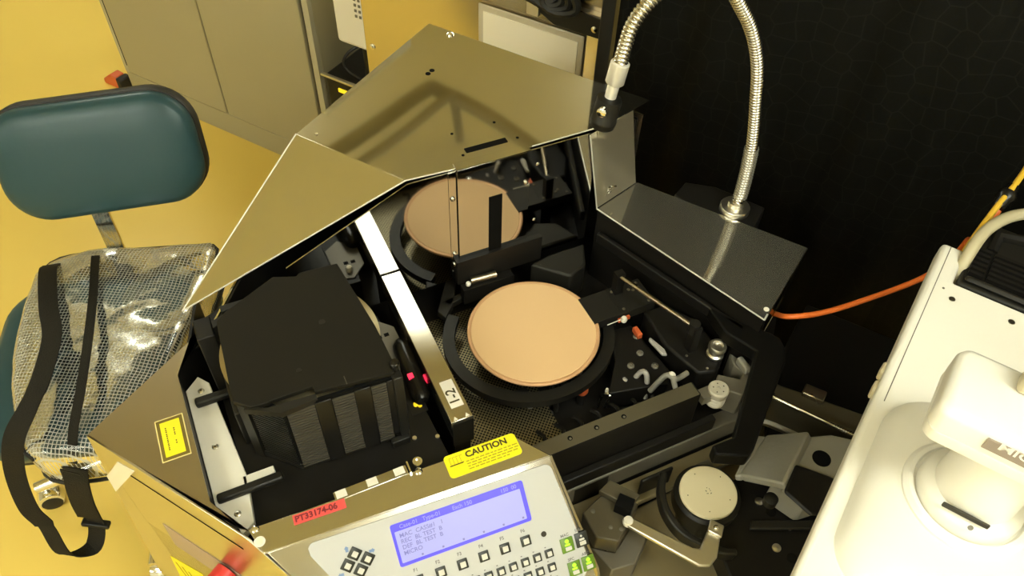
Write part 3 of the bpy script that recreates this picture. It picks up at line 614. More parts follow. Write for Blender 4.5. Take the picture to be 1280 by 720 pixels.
# right cover, lamp bracket
x = MB(); x.sheet([(.173, .133, .93), (.281, -.165, .93), (.432, -.074, .93), (.268, .164, .93)], .002, 'dusty'); rc = part(x, 'right_cover', .0006)
x = MB(); x.lathe([(.004, 0), (.004, .0008), (0, .001)], (.296, -.150, .930), 'white', 16); x.build('cap', rc)
x = MB(); x.sheet([(.2825, -.1655, .928), (.300, -.156, .862), (.345, -.130, .882), (.362, -.120, .868), (.425, -.080, .885), (.4335, -.0745, .928)], .002, 'cover_steel'); x.build('end_flange', rc)
x = MB(); x.sheet([(.174, .130, .927), (.174, .130, .78), (.281, -.163, .78), (.281, -.163, .927)], .004, 'black'); part(x, 'inner_wall')
x = MB(); x.prism([(.31, .115), (.335, .05), (.372, -.01), (.43, .03), (.385, .105), (.345, .135)], .85, .927, 'black'); part(x, 'lamp_bracket', .002)

# interior mechanics
x = MB(); x.prism([(-.156, -.165), (-.156, .125), (-.02, .125), (-.02, -.165)], .7805, .80, 'perf'); part(x, 'perforated_plate')
x = MB(); x.lathe([(.05, 0), (.05, .012), (.036, .014), (.036, .066), (.045, .070), (.045, .0755)], (0, 0, .78), 'black', 40); part(x, 'wafer_chuck')
arc = [R(a) for a in range(138, 352, 6)]
outer = [(.001 + .134 * math.cos(a), .015 + .126 * math.sin(a)) for a in arc]; inner = [(.001 + .116 * math.cos(a), .015 + .108 * math.sin(a)) for a in reversed(arc)]
vs = []; fs = []; n = len(arc)
x = MB()
for k in range(n - 1): x.prism([outer[k], outer[k + 1], inner[n - 2 - k], inner[n - 1 - k]], .822, .836, 'darkgrey')
part(x, 'ring_arm')
x = MB(); x.prism([(-.105, .095), (-.085, .115), (-.040, .200), (-.052, .205), (-.112, .112)], .823, .835, 'darkgrey'); x.prism([(-.09, .118), (-.03, .130), (-.03, .140), (-.095, .128)], .823, .835, 'darkgrey'); x.cyl((-.045, .128, .835), .004, .003, 'alu', seg=12); part(x, 'arm_bracket', .001)
x = MB(); x.box(.090, .198, -.027, .026, .845, .862, 'darkgrey'); x.box(.137, .1376, -.027, .026, .8618, .8623, 'black'); dk = part(x, 'transfer_plate', .001)
y = MB()
for p in ((.145, -.02), (.145, .018), (.19, -.02), (.19, .02), (.178, .008), (.172, .012)): y.lathe([(.0026, 0), (.0024, .001), (0, .0016)], (p[0], p[1], .862), 'olive', 10)
y.build('screw', dk)
x = MB(); x.prism([(.112, -.028), (.156, -.030), (.165, -.13), (.15, -.15), (.06, -.13), (.10, -.08)], .79, .83, 'black'); bp_ = part(x, 'drive_block', .002)
y = MB()
for p in ((.152, -.055), (.140, -.085), (.148, -.115), (.115, -.10)): y.lathe([(.0055, 0), (.0055, .002), (.0035, .003), (.0035, .001), (0, .001)], (p[0], p[1], .830), 'grey', 14)
y.build('screw', bp_)
x = MB(); x.prism([(.176, -.030), (.215, -.030), (.243, -.076), (.245, -.15), (.215, -.172), (.188, -.165), (.172, -.10)], .80, .852, 'black'); tp = part(x, 'motor_plate', .004)
y = MB()
for p in ((.205, -.162), (.222, -.150), (.19, -.13)): y.lathe([(.002, 0), (.002, .001), (0, .0012)], (p[0], p[1], .852), 'alu', 8)
y.build('screw', tp)
x = MB(); x.lathe([(.011, 0), (.013, .002), (.013, .006), (.010, .008), (.009, .016), (.0135, .018), (.0135, .022), (.0115, .025), (.008, .025), (.007, .021), (0, .021)], (.229, -.146, .852), 'alu', 32); part(x, 'pulley')
x = MB(); x.lathe([(.014, 0), (.0145, .004), (.0120, .006), (.0145, .010), (.0120, .012), (.0145, .016), (.0125, .018), (.015, .021), (.015, .030), (.013, .032), (.003, .032), (.003, .030), (0, .030)], (.195, -.203, .83), 'pale', 32); x.box(.168, .188, -.207, -.190, .84, .856, 'grey')
for k in range(5): x.cyl((.195 + .008 * math.cos(k * 1.25), -.203 + .008 * math.sin(k * 1.25), .8618), .001, .0006, 'seam', seg=8)
part(x, 'motor')
x = MB(); x.tube([(.152, .014, .90), (.202, -.120, .90)], .0035, 'dark_steel', 10); x.cyl((.200, -.118, .89), .008, .02, 'darkgrey'); x.box(.146, .160, .010, .022, .78, .905, 'black'); x.box(.196, .208, -.128, -.114, .852, .905, 'black'); part(x, 'guide_rod')
x = MB(); x.sheet([(.165, .11, .90), (.262, -.15, .90), (.270, -.147, .90), (.173, .113, .90)], .02, 'black'); part(x, 'rail', .002)
y = MB(); x = MB()
x.box(-.14, .155, -.211, -.188, .80, .882, 'black'); x.box(-.13, .19, -.223, -.2115, .785, .812, 'black'); fr_ = part(x, 'front_rail', .002)
y.box(-.14, .152, -.2105, -.1885, .882, .8825, 'olive')
for px in (-.045, -.005, .037): y.cyl((px, -.199, .8826), .0035, .0006, 'void', seg=14); y.cyl((px, -.200, .8828), .0018, .0008, 'grey', seg=8)
y.build('rail_strip', fr_)
x = MB(); x.box(-.06, .27, -.2245, -.20, .745, .784, 'grey'); part(x, 'front_ledge', .002)
x = MB(); x.box(-.045, .27, -.262, -.226, .728, .740, 'tan'); x.box(-.04, .26, -.24, -.225, .705, .728, 'black'); part(x, 'front_step', .002)
cf2 = [(.243, -.085), (.256, -.118), (.297, -.170), (.305, -.185), (.301, -.200), (.285, -.222), (.160, -.318), (.145, -.325), (.108, -.305), (.112, -.292), (.145, -.293), (.238, -.208), (.258, -.190), (.252, -.175), (.238, -.145)]
x = MB(); x.prism(cf2, .875, .90, 'frame_black') ; x.prism([(.262, -.14), (.285, -.165), (.275, -.175), (.252, -.15)], .70, .876, 'black'); part(x, 'corner_frame', .003)
x = MB(); x.prism([(.198, -.190), (.215, -.176), (.240, -.196), (.252, -.190), (.246, -.172), (.254, -.150), (.262, -.172), (.258, -.200), (.226, -.222)], .80, .85, 'grey'); part(x, 'corner_bracket', .002)
x = MB(); x.box(.248, .258, -.195, -.170, .852, .866, 'cast'); part(x, 'corner_tab', .003)
# small bits under the wafer
x = MB(); x.lathe([(.0085, 0), (.0095, .003), (.0085, .012), (.004, .014), (0, .014)], (.035, -.098, .808), 'orange_part', 24); x.cyl((.035, -.098, .78), .006, .03, 'blackpl'); part(x, 'orange_cap')
x = MB(); x.lathe([(.006, 0), (.007, .004), (.007, .016), (0, .018)], (-.044, -.084, .80), 'clear_grey', 16); part(x, 'grey_fitting')
x = MB()
for i in range(26):
    a = R(random.uniform(200, 345)); r_ = random.uniform(.06, .108); h = random.uniform(.006, .022)
    x.lathe([(.004, 0), (.0045, h * .6), (.003, h), (0, h + .001)], (r_ * math.cos(a), .005 + r_ * math.sin(a), .7805), random.choice(['darkgrey', 'grey', 'alu', 'blackpl']), 10)
part(x, 'screw')
x = MB()
for i in range(7): x.tube(bez([(-.06 + .03 * i, -.16, .795), (-.05 + .03 * i, -.145, .805), (-.055 + .03 * i, -.128, .80)], 4), .003, 'darkgrey', 6)
x.box(-.06, -.04, -.075, -.06, .78, .815, 'darkgrey'); x.box(-.025, .0, -.09, -.07, .78, .80, 'darkgrey'); part(x, 'hose_fitting')
x = MB(); x.lathe([(.0045, 0), (.0055, .004), (.004, .008), (0, .009)], (.138, -.034, .852), 'white', 16); part(x, 'white_knob')
x = MB(); x.tube([(.108, -.035, .858), (.132, -.034, .858)], .0008, 'white', 6); x.box(.130, .150, -.033, -.029, .850, .856, 'orange_part'); part(x, 'red_tab')
x = MB(); x.box(.1495, .1575, -.062, -.044, .832, .842, 'orange_part', ); part(x, 'orange_block', .001)
x = MB(); x.sheet([(.155, -.080, .845), (.160, -.076, .845), (.168, -.105, .845), (.166, -.116, .845), (.159, -.112, .845)], .006, 'clear_grey'); part(x, 'grey_lever', .002)
x = MB(); x.tube(bez([(.118, -.150, .83), (.135, -.155, .865), (.142, -.166, .868), (.150, -.165, .862), (.170, -.160, .858)], 6), .0042, 'cast', 10); x.tube(bez([(.140, -.166, .868), (.138, -.185, .85), (.13, -.195, .835)], 6), .004, 'cast', 10); x.lathe([(.005, 0), (.006, .004), (.003, .008)], (.141, -.160, .866), 'white', 12); part(x, 'wire_clamp')
x = MB(); x.tube(bez([(.046, -.128, .80), (.055, -.122, .82), (.062, -.13, .825), (.05, -.137, .81)], 6), .0022, 'chrome', 8); x.lathe([(.003, 0), (.002, .006)], (.062, -.122, .825), 'white', 10); part(x, 'pipe_fitting')
x = MB(); x.tube(bez([(.105, -.118, .81), (.118, -.122, .842), (.122, -.132, .84), (.12, -.142, .80)], 6), .004, 'clear_grey', 10); x.tube(bez([(.09, -.11, .81), (.095, -.118, .83), (.09, -.13, .80)], 6), .003, 'clear_grey', 10); part(x, 'clear_hose')
# cast block and cylinder behind the wafer
x = MB(); x.prism([(.052, .120), (.10, .070), (.135, .085), (.155, .128), (.09, .128)], .80, .866, 'darkgrey'); part(x, 'sloped_block', .004)
x = MB(); x.tube([(-.050, .124, .868), (-.008, .121, .868)], .006, 'dark_steel', 14); x.lathe([(.004, 0), (.004, .004), (0, .006)], (-.056, .119, .866), 'white', 12); x.box(-.066, .02, .112, .127, .83, .862, 'black'); part(x, 'air_cylinder')

# front panel
th = R(-3.4); K0 = Vector((-.443, -.214, .93)); KX = Vector((math.cos(th), math.sin(th), 0)); c45 = math.cos(R(45))
KY = Vector((math.sin(th) * c45, -math.cos(th) * c45, -c45)); KN = KX.cross(-KY)
def K(x, y, h=0): return K0 + KX * x + KY * y + KN * h
def KM(x, y, h, rot=0):
    m = Matrix((KX, -KY, KN)).transposed().to_4x4(); m.translation = K(x, y, h); return m @ Matrix.Rotation(rot, 4, 'Z')
x = MB(); x.sheet([(-.453, -.178, .93), tuple(K(.0, 0)), tuple(K(.35, 0)), (-.125, -.190, .93)], .003, 'steel'); tl = part(x, 'front_lip', .0016, seg=3)
x = MB(); x.sheet([tuple(K(.003, 0, -.0002)), tuple(K(.088, .165, -.0002)), tuple(K(.372, .178, -.0002)), tuple(K(.374, .158, -.0002)), tuple(K(.350, 0, -.0002))], .003, 'steel'); fpn = part(x, 'control_panel', .001)
pb = K(.372, .178); pl = K(.088, .165)
x = MB(); x.sheet([tuple(pl), (pl.x, pl.y, .70), (pb.x, pb.y, .70), tuple(pb)], .003, 'steel'); q1 = K(.35, 0)
x.sheet([tuple(pb), (pb.x, pb.y, .70), (q1.x + .012, q1.y, .70), tuple(q1), tuple(K(.374, .158))], .003, 'steel'); part(x, 'console_front')
# grey membrane with rounded corners
poly = []
for cx, cy, aa in ((.336, .018, 0), (.354, .146, -75), ):
    for k in range(6):
        a = R(80 + aa - k * 15); poly.append((cx + .010 * math.cos(a), cy - .010 * math.sin(a)))
poly += [(.345, .168), (.120, .168), (.112, .158), (.047, .020)]
for k in range(5): a = R(160 - k * 18); poly.append((.054 + .008 * math.cos(a), .014 - .008 * math.sin(a)))
x = MB(); x.sheet([tuple(K(px, py, .0010)) for px, py in reversed(poly)], -.0011 if False else .0011, 'keypad'); km = x.build('keypad', fpn)
# fix orientation so that the membrane faces outwards
x = MB(); X = KM(.2225, .0425, .0011); x.pad(.166, .052, .003, [(0, 0), (0, .0008)], 'lcd_blue', X, 4); X2 = KM(.2215, .0450, .0019); x.pad(.157, .0385, .001, [(0, 0), (0, .0003)], 'lcd', X2, 3); lcd = x.build('display', fpn)
for i, (s, px) in enumerate((('Case-01', .150), ('Type-01', .178), ('Each 150', .215), ('150  00', .276))):
    text(fpn, 'display_text', s, .0068, 'lcd_light', KM(px, .0215, .00205))
for i, s in enumerate(('MAC  CASS#1   1', 'REC  BL TEST  B', 'DEF  BL TEST  B', 'MICRO')):
    text(fpn, 'display_text', s, .0072, 'lcd_text', KM(.1475, .032 + .0072 * i, .0023))
x = MB()
for i in range(6): x.box(-.0012, .0012, -.0012, .0012, 0, .0002, 'lcd_text', KM(.168 + .0255 * i, .0615, .0023))
x.build('display_marks', fpn)
def key(px, py, s, inner, rot=0, lit=None):
    mm = MB(); X = KM(px, py, .0011, rot); mm.pad(s, s * (1.12 if lit is not None else 1), .0006, [(0, 0), (0, .0012), (.0004, .0016)], 'key' if lit != 1 else 'green_dim', X, 2)
    if lit is None: mm.pad(s * inner, s * inner, .0006, [(0, .0016), (0, .0020)], 'keycap', X @ Matrix.Translation((.0004, -.0004, 0)), 2)
    else:
        mm.pad(s * .5, s * .30, .0006, [(0, .0016), (0, .0020)], 'keycap', X @ Matrix.Translation((.0005, -s * .28, 0)), 2)
        mm.pad(s * .42, s * .16, .0006, [(0, .0016), (0, .0020)], 'green' if lit else 'keycap', X @ Matrix.Translation((0, s * .02, 0)), 2)
        mm.cyl((0, s * .30, .0016), s * (.16 if lit else .08), .0008, 'green' if lit else 'keycap', seg=14, X=X)
    return mm.build('key', fpn)
for p in ((.094, .034), (.1065, .0445), (.083, .0445), (.0955, .055)): key(p[0], p[1], .0132, .5, R(-42))
for i, p in enumerate(((.0865, .0265, 90), (.113, .0375, 0), (.0735, .053, 180))):
    x = MB(); x.sheet([(-.003, -.0017, .0012), (.001, -.0017, .0012), (.001, -.003, .0012), (.004, 0, .0012), (.001, .003, .0012), (.001, .0017, .0012), (-.003, .0017, .0012)], .0001, 'blueink', KM(p[0], p[1], 0, R(p[2]))); x.build('arrow_mark', fpn)
for i in range(6):
    px = .156 + .0271 * i; key(px, .0905, .0125, .55); text(fpn, 'key_legend', 'F%d' % (i + 1), .0058, 'ink', KM(px - .0035, .0775, .0012))
for r_, y_ in ((0, .116), (1, .134), (2, .152)):
    for i in range(8 - r_):
        px = .316 - .0158 * i - .0008 * r_; key(px, y_, .0105, .56)
        x = MB(); x.box(-.001, .001, -.0006, .0006, 0, .0001, 'ink', KM(px - .003, y_ - .0085, .0011)); x.build('key_legend', fpn)
for px, py, l, s in ((.341, .114, 1, 'MAC'), (.3605, .1135, 0, 'SPC'), (.343, .146, 1, 'SPC'), (.362, .1455, 1, 'ABC')):
    key(px, py, .0165, .5, 0, l); text(fpn, 'key_legend', s, .0052, 'ink', KM(px - .006, py - .0125, .0012))
x = MB(); x.cyl((0, 0, .0011), .0035, .0006, 'seam', seg=18, X=KM(.3155, .0905, 0)); x.build('buzzer_hole', fpn)
# labels on the lip
def K3(c, w, h, z, m, rot, rad=.003, t=.0006):
    mm = MB(); X = Matrix.Translation((c[0], c[1], z)) @ Matrix.Rotation(rot, 4, 'Z'); mm.pad(w, h, rad, [(0, 0), (0, t)], m, X, 5); return mm, X
x, X = K3((-.1708, -.2005), .094, .0315, .9301, 'yellow', R(-2), .005); cl = x.build('caution_label', tl)
XX = Matrix.Translation((0, 0, .0008))
text(tl, 'lettering', 'CAUTION', .0115, 'label_black', X @ Matrix.Translation((-.020, .0082, .0007)), sx=1.05, bold=.035)
x = MB(); random.seed(3)
for rw_ in range(4):
    px = -.022
    while px < .040 - .012 * (rw_ == 3): ln = random.uniform(.003, .007); x.box(px, px + ln, -.0002 - .0036 * rw_ - .0008, -.0002 - .0036 * rw_ + .0006, .0006, .0008, 'label_brown', X); px += ln + .0015
for k in range(4): x.box(-.041 + .0045 * k, -.0405 + .0045 * k, .001, .011, .0006, .0008, 'label_brown', X); x.box(-.041 + .0045 * k, -.0375 + .0045 * k, .0105, .011, .0006, .0008, 'label_brown', X)
x.sheet([(-.043, -.0005, .0008), (-.026, -.0005, .0008), (-.024, .001, .0008), (-.042, .0008, .0008)], .0002, 'label_black', X); x.build('print', tl)
x, X = K3((-.3728, -.1905), .061, .0125, .9301, 'red', R(-3), .0006); x.build('asset_label', tl)
text(tl, 'lettering', 'PT33174-06', .0104, 'redink', X @ Matrix.Translation((-.0285, 0, .0007)), sx=.96, bold=.035)
x = MB()
for p, s in (((-.247, -.1765), 1), ((-.250, -.1885), 2), ((-.445, -.181), 2)):
    if s == 1: x.lathe([(.006, 0), (.006, .003), (.0035, .003), (.0035, .0008), (0, .0008)], (p[0], p[1], .930), 'chrome', 20)
    else: x.lathe([(.0048, 0), (.0044, .002), (.002, .0032), (0, .0034)], (p[0], p[1], .930), 'chrome', 18)
x.build('screw', tl)
x = MB(); x.lathe([(.0065, 0), (.0065, .0005), (0, .0005)], (-.444, -.198, .9301), 'white', 20); x.lathe([(.004, .0005), (.004, .0007), (0, .0007)], (-.444, -.198, .9301), 'paper', 20); x.build('round_sticker', tl)
x = MB(); x.box(-.352, -.262, -.186, -.174, .9262, .9305, 'mirror'); x.box(-.2605, -.2585, -.188, -.172, .928, .934, 'chrome')
for k, px in enumerate((-.350, -.312, -.278)): x.box(px, px + .013, -.184, -.174, .9306, .931, 'white')  # white pads paint the reflections of lights onto the strip
x.build('glass_strip', tl)

# wafer on the chuck
t = thing('wafer', W(0, 0, .8555), LA, 'copper coloured round wafer lying on the loader chuck in front of the mirror wall', 'wafer')
x = MB(); x.lathe([(0, 0), (.0985, 0), (.1, .001), (.1, .0035), (.0992, .0043), (.0962, .0046), (.0952, .0040), (.0945, .0037), (0, .0037)], (0, 0, 0), 'copper_edge', 96); x.build('rim', t)
x = MB(); x.lathe([(.0942, .0038), (.0936, .0044), (0, .0044)], (0, 0, 0), 'copper', 96); x.build('film_or_reflection', t)

# wafer cassette with its wafers
t = thing('wafer_cassette', LOC, LA, 'black slotted wafer cassette standing on the loader port beside the sensor bar', 'wafer cassette')
ZB, ZT = .888, 1.028
x = MB(); x.prism([(-.418, .053), (-.425, -.072), (-.408, -.088), (-.388, -.090), (-.387, -.0885), (-.3365, -.0885), (-.336, -.097), (-.244, -.108), (-.240, -.090), (-.242, -.031), (-.254, .089), (-.304, .0925), (-.309, .0875), (-.337, .0985), (-.405, .064)], ZT - .007, ZT, 'lid'); lid = x.build('top_plate', t, .0012)
x = MB(); x.prism([(-.412, -.080), (-.394, -.094), (-.336, -.098), (-.336, -.1045), (-.378, -.108), (-.416, -.086)], ZT - .012, ZT - .003, 'blackpl'); x.build('rim', lid)
x = MB(); x.box(-.30, -.299, -.1015, -.09, ZT - .001, ZT + .0006, 'rib'); x.cyl((-.30, .0, ZT), .004, .0006, 'blackpl'); x.cyl((-.345, -.06, ZT), .003, .0006, 'blackpl'); x.build('moulding', lid)
x = MB(); x.prism([(-.42, .05), (-.42, -.06), (-.376, -.104), (-.246, -.110), (-.246, .085), (-.33, .09)], ZB, ZB + .012, 'blackpl'); x.box(-.41, -.33, .072, .082, ZB, ZT - .006, 'blackpl'); x.build('base', t, .001)
FA, FB = Vector((-.376, -.103)), Vector((-.247, -.109)); CA = Vector((-.421, -.055))
def wallface(name, P, Q, bands, m_in, m_rib, mdark):
    mm = MB(); d = (Q - P); Lg = d.length; d.normalize(); nrm = Vector((d.y, -d.x))
    X = basis((P.x, P.y, ZB), (d.x, d.y, 0), (0, 0, 1))          # local x along, y up, z outwards
    mm.box(0, Lg, 0, ZT - ZB - .007, -.004, 0, m_in, X)
    for f0, f1 in bands:
        N_ = 25; hh = ZT - ZB - .016
        for k in range(N_): mm.box(f0 * Lg, f1 * Lg, .006 + hh * k / N_, .006 + hh * (k + .42) / N_, 0, .0022, m_rib, X)
    return mm, X, Lg
x, X, Lg = wallface('f', FA, FB, ((.02, .27), (.43, .63), (.79, .93)), 'void', 'rib', 'gloss')
fw = x.build('slotted_front', t)
y = MB()
for f0, f1 in ((.275, .425), (.635, .785), (.935, 1.0)): y.box(f0 * Lg, f1 * Lg, .002, ZT - ZB - .009, 0, .0028, 'gloss', X)
y.build('smooth_band', fw, .0008)
x, X, Lg = wallface('c', CA, FA, ((.25, .98),), 'void', 'blackpl', 'gloss'); x.box(0, .2 * Lg, 0, ZT - ZB - .02, 0, .004, 'blackpl', X); x.build('slotted_corner', t)
x = MB(); x.prism([(-.424, .05), (-.424, .062), (-.385, .075), (-.385, .068)], ZB, ZT - .007, 'blackpl'); x.build('rear_corner', t)
x = MB(); x.box(-.248, -.236, -.116, -.104, ZB - .0005, ZT - .004, 'blackpl'); x.cyl((-.2405, -.100, ZT - .012), .006, .020, 'gloss', seg=20); x.box(-.262, -.238, -.122, -.113, ZB - .0005, ZB + .012, 'blackpl'); x.build('corner_post', t, .0015)
x = MB(); x.box(-.432, -.419, -.04, .03, ZB, ZB + .07, 'blackpl'); x.box(-.447, -.425, .05, .085, ZB, ZB + .12, 'black'); x.build('side_bracket', t, .002)
o = MB().lathe([(0, 0), (.0975, 0), (.098, .0004), (.0975, .0008), (0, .0008)], tuple(W(-.331, -.003, 1.006)), 'silicon', 72).build('wafer')
tag(o, 'tan wafer inside the black slotted cassette, peeking out at both sides', 'wafer')

# gooseneck lamp
t = thing('gooseneck_lamp', W(.378, .044, .927), LA, 'silver gooseneck lamp with a black head bending over the steel hood', 'lamp')
def gl(u, v, z): return Vector((u - .378, v - .044, z - .927))
x = MB(); x.lathe([(.0225, 0), (.0240, .002), (.0240, .010), (.0225, .012), (.0125, .0125), (.012, .02)], (0, 0, 0), 'alu', 48); x.build('base', t)
path = bez([gl(.378, .044, .94), gl(.382, .044, .967), gl(.374, .044, 1.057), gl(.352, .044, 1.155), gl(.336, .043, 1.21), gl(.311, .043, 1.263), gl(.283, .043, 1.302), gl(.255, .043, 1.335), gl(.215, .042, 1.362), gl(.178, .042, 1.362), gl(.145, .041, 1.342), gl(.124, .040, 1.317), gl(.1165, .040, 1.285), gl(.114, .040, 1.268)], 26)
# resample evenly
ds = [0]
for i in range(1, len(path)): ds.append(ds[-1] + (path[i] - path[i - 1]).length)
def along(s):
    for i in range(1, len(path)):
        if ds[i] >= s: f = (s - ds[i - 1]) / max(ds[i] - ds[i - 1], 1e-9); return path[i - 1].lerp(path[i], f)
    return path[-1]
nr = int(ds[-1] / .0013); pts = [along(ds[-1] * i / nr) for i in range(nr + 1)]
prof = [.0074, .0090, .0095, .0090]
x = MB(); x.tube(pts, [prof[i % 4] for i in range(nr + 1)], 'neck', 14); x.build('flexible_neck', t)
x = MB(); x.tube(pts[14:int(.118 / .0013)], .0112, clear_mat(), 18); x.build('collar', t)
hd0, hd1 = gl(.114, .040, 1.268), gl(.099, .040, 1.175); hv = (hd1 - hd0).normalized()
x = MB(); x.lathe([(.0090, 0), (.0118, .002), (.0118, .028), (.0100, .030), (.0074, .0305), (.0074, .055)], hd0 - hv * .002, 'matt_alu', 32, hv); x.build('sleeve', t)
x = MB(); x.lathe([(.0080, .047), (.0155, .049), (.0160, .051), (.0160, .077), (.0168, .078), (.0168, .083), (.0160, .084), (.0160, .088), (.014, .090), (.0125, .086), (0, .086)], hd0, 'blackpl', 36, hv); h_ = x.build('lamp_head', t)
x = MB(); x.lathe([(.0045, 0), (.0045, .004), (.0062, .004), (.0062, .010), (.005, .011), (0, .011)], hd0 + hv * .055 + Vector((-.0125, -.010, 0)), 'chrome', 18, (-.75, -.65, .1)); x.build('thumb_screw', h_)

# ------------------------------------------------------------------ chair and bag
CX, CY = -.80, .995
t = thing('office_chair', (CX, CY, 0), R(11.5), 'teal vinyl office chair with chrome base beside the loader, bag on its seat', 'chair')
x = MB(); X = Matrix.Translation((-.04, -.012, .40)); x.pad(.45, .44, .10, [(.02, 0), (.004, .012), (0, .03), (.004, .05), (.02, .062), (.06, .068)], 'teal', X, 8); x.build('seat', t)
x = MB(); X = Matrix.Translation((-.04, -.012, .385)); x.pad(.43, .42, .09, [(.02, 0), (.0, .01), (.0, .03)], 'rubber', X, 8); x.build('seat_shell', t)
Mi = (Matrix.Translation((CX, CY, 0)) @ Matrix.Rotation(R(11.5), 4, 'Z')).inverted()
bc = Mi @ Vector((-.824, 1.220, .772)); tilt = R(23)
# backrest: local x right, y up along pad, z towards the viewer
XB = basis(bc, (1, 0, 0), (0, math.sin(tilt), math.cos(tilt))) @ Matrix.Rotation(R(3.5), 4, 'Z')
x = MB(); x.pad(.386, .226, .080, [(.004, -.018), (0, -.006), (0, .004), (.004, .014), (.014, .021), (.035, .026), (.07, .029)], 'teal', XB, 10); bk = x.build('backrest', t)
x = MB(); x.pad(.394, .234, .084, [(.03, -.050), (.008, -.044), (0, -.032), (0, -.012), (.003, -.004)], 'rubber', XB @ Matrix.Translation((.0, .003, 0)), 10); x.build('back_shell', bk)
p1 = Vector((.008, bc.y - .015, .69)); 
x = MB(); pt = bez([Vector((-.033, bc.y + .045, .80)), Vector((-.033, bc.y + .02, .70)), Vector((-.033, bc.y + .015, .60)), Vector((-.033, bc.y - .0, .45)), Vector((-.033, bc.y - .06, .375)), Vector((0, .0, .37))], 8); x.ribbon(pt, [(1, 0, 0)] * len(pt), .034, .008, 'chrome'); x.build('back_post', t)
x = MB(); x.cyl((0, 0, .10), .022, .29, 'chrome'); x.lathe([(.03, 0), (.045, .01), (.045, .05), (.03, .06)], (0, 0, .07), 'chrome', 24); x.build('column', t)
leg_ang = math.atan2(.855 - CY, -1.078 - CX) - R(11.5)
for k in range(5):
    a = leg_ang + k * 2 * math.pi / 5; dx, dy = math.cos(a), math.sin(a)
    x = MB(); x.tube([(dx * .03, dy * .03, .105), (dx * .17, dy * .17, .098), (dx * .315, dy * .315, .082)], [.020, .018, .014], 'chrome', 14); x.build('leg', t)
    c = MB(); px, py = dx * .302, dy * .302
    c.cyl((px, py, .045), .008, .035, 'chrome'); ax = Vector((-dy, dx, 0))
    for s in (-1, 1): c.lathe([(.018, 0), (.025, .003), (.025, .014), (.018, .017)], Vector((px, py, .026)) + ax * (.003 if s > 0 else -.020), 'rubber', 24, ax)
    c.lathe([(.027, -.018), (.029, -.01), (.029, .01), (.027, .018)], (px, py, .032), 'chrome', 20, ax); c.build('caster', t)

def outline_loop(P, n):
    P = [Vector(p) for p in P]; C = bez(P + [P[0]], 10)[:-1]; out = []
    d = [0]
    for i in range(len(C)): d.append(d[-1] + (C[(i + 1) % len(C)] - C[i]).length)
    for k in range(n):
        s = d[-1] * k / n; i = 0
        while d[i + 1] < s: i += 1
        out.append(C[i].lerp(C[(i + 1) % len(C)], (s - d[i]) / max(d[i + 1] - d[i], 1e-9)))
    return out
BO = (-.80, .96)
ol = outline_loop([(-.985, 1.09, 0), (-.965, 1.14, 0), (-.90, 1.165, 0), (-.78, 1.185, 0), (-.665, 1.20, 0), (-.635, 1.18, 0), (-.63, 1.0, 0), (-.64, .76, 0), (-.665, .70, 0), (-.75, .672, 0), (-.82, .675, 0), (-.87, .74, 0), (-.93, .86, 0), (-.96, .97, 0)], 72)
cen = Vector((-.79, .94, 0)); vs = []; fs = []; n = 72
from mathutils import noise as mn
rings = [(.96, .472), (.99, .485), (1.0, .515), (1.0, .545), (.985, .560), (.95, .570), (.90, .577), (.82, .582), (.70, .587), (.55, .590), (.40, .592), (.22, .594), (.06, .595)]
for s, z in rings:
    for p in ol:
        q = cen + (p - cen) * s
        w = mn.noise(Vector((q.x * 9, q.y * 7, 1.3))) * .016 + mn.noise(Vector((q.x * 26, q.y * 22, 4.1))) * .005
        vs.append((q.x - BO[0], q.y - BO[1], z - .47 + w * min(1, max(0, (z - .50) / .06))))
for i in range(len(rings) - 1):
    for k in range(n): fs.append((i * n + k, i * n + (k + 1) % n, (i + 1) * n + (k + 1) % n, (i + 1) * n + k))
fs.append(tuple(range((len(rings) - 1) * n, len(rings) * n)))
t = thing('tote_bag', (*BO, .47), 0, 'clear grid vinyl bag with black straps lying on the teal chair seat', 'bag')
MB().add(vs, fs, 'pvc', True).build('body', t)
def bw(x, y, z): return (x - BO[0], y - BO[1], z - .47)
x = MB(); loop = [bw(p.x * 1.0, p.y, .552) for p in ol]; loop = loop[-22:] + loop[:22]
x.tube(loop, .0032, 'rubber', 8)
loop2 = [(cen + (p - cen) * .985) for p in ol]; x.tube([bw(p.x, p.y, .4725) for p in loop2] + [bw(loop2[0].x, loop2[0].y, .4725)], .004, 'rubber', 8); x.build('piping', t)
zp = bez([bw(-.880, 1.150, .558), bw(-.859, 1.114, .588), bw(-.809, .995, .614), bw(-.769, .872, .624), bw(-.744, .769, .620), bw(-.742, .71, .595), bw(-.748, .672, .545)], 8)
x = MB(); x.ribbon(zp, [(1, .1, 0)] * len(zp), .016, .003, 'strap'); x.build('zip_band', t)
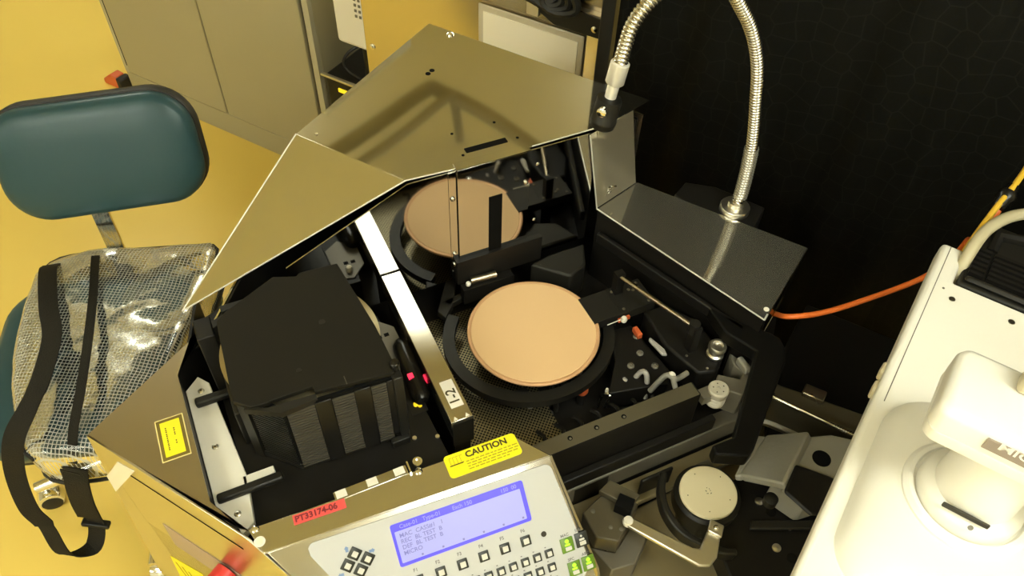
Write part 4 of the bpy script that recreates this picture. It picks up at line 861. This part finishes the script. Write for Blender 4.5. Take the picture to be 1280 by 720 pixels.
sp = bez([bw(-.950, 1.105, .575), bw(-.929, 1.061, .603), bw(-.88, .96, .617), bw(-.839, .885, .625), bw(-.816, .789, .630), bw(-.818, .728, .622), bw(-.840, .690, .585), bw(-.867, .672, .500), bw(-.872, .650, .410), bw(-.861, .643, .350), bw(-.846, .622, .275), bw(-.815, .650, .245), bw(-.797, .675, .300), bw(-.785, .670, .400), bw(-.764, .665, .490), bw(-.755, .664, .530)], 8)
dirs = []
for i in range(len(sp)):
    f = i / (len(sp) - 1)
    dirs.append((1, .25, 0) if f < .3 else ((.9, .2, .1) if f < .6 else (.9, -.1, 0)))
x = MB(); x.ribbon(sp, dirs, .034, .0025, 'strap'); st = x.build('strap', t)
x = MB(); x.box(-.026, .026, -.008, .008, -.006, .006, 'blackpl', Matrix.Translation(bw(-.797, .675, .30)) @ Matrix.Rotation(R(12), 4, 'Y')); x.build('buckle', st, .003)
x = MB(); x.ribbon(bez([bw(-.745, .668, .535), bw(-.752, .658, .50), bw(-.768, .656, .43), bw(-.782, .660, .36)], 6), [(1, 0, 0)] * 19, .042, .004, 'strap'); x.build('strap_tab', t)
x = MB(); hp = []
for i in range(190):
    a = i * .21; r_ = .070 + .006 * math.sin(a * .31); hp.append((-.725 + r_ * math.cos(a), 1.07 + r_ * 1.05 * math.sin(a), .5 + .00022 * i + .004 * math.sin(a * .7)))
x.tube(hp, .0042, 'beigecable', 8); tag(x.build('coiled_hose'), 'coiled beige hose lying inside the clear bag', 'hose')

# ------------------------------------------------------------------ camera and view
F = 1000.0
nad = Vector((605 - 640, -(1250 - 360), -F)).normalized(); Zc = -nad
fw_ = Vector((0, 0, -1)); Yc = (fw_ - Zc * fw_.dot(Zc)).normalized(); Xc = Yc.cross(Zc)
rot = Matrix((Xc, Yc, Zc))                               # camera -> world
cd = bpy.data.cameras.new('camera'); cam = bpy.data.objects.new('camera', cd); col.objects.link(cam)
cd.sensor_width = 36; cd.lens = F / 1280 * 36; cd.clip_start = .02
m4 = rot.to_4x4(); m4.translation = (0, 0, 1.8); cam.matrix_world = m4
sc.camera = cam
w = bpy.data.worlds.new('world'); sc.world = w; w.use_nodes = True
w.node_tree.nodes['Background'].inputs['Color'].default_value = (.02, .02, .015, 1)
vs_ = sc.view_settings; vs_.view_transform = 'Standard'; vs_.look = 'None'; vs_.gamma = 1; vs_.use_curve_mapping = False; vs_.exposure = 0.0
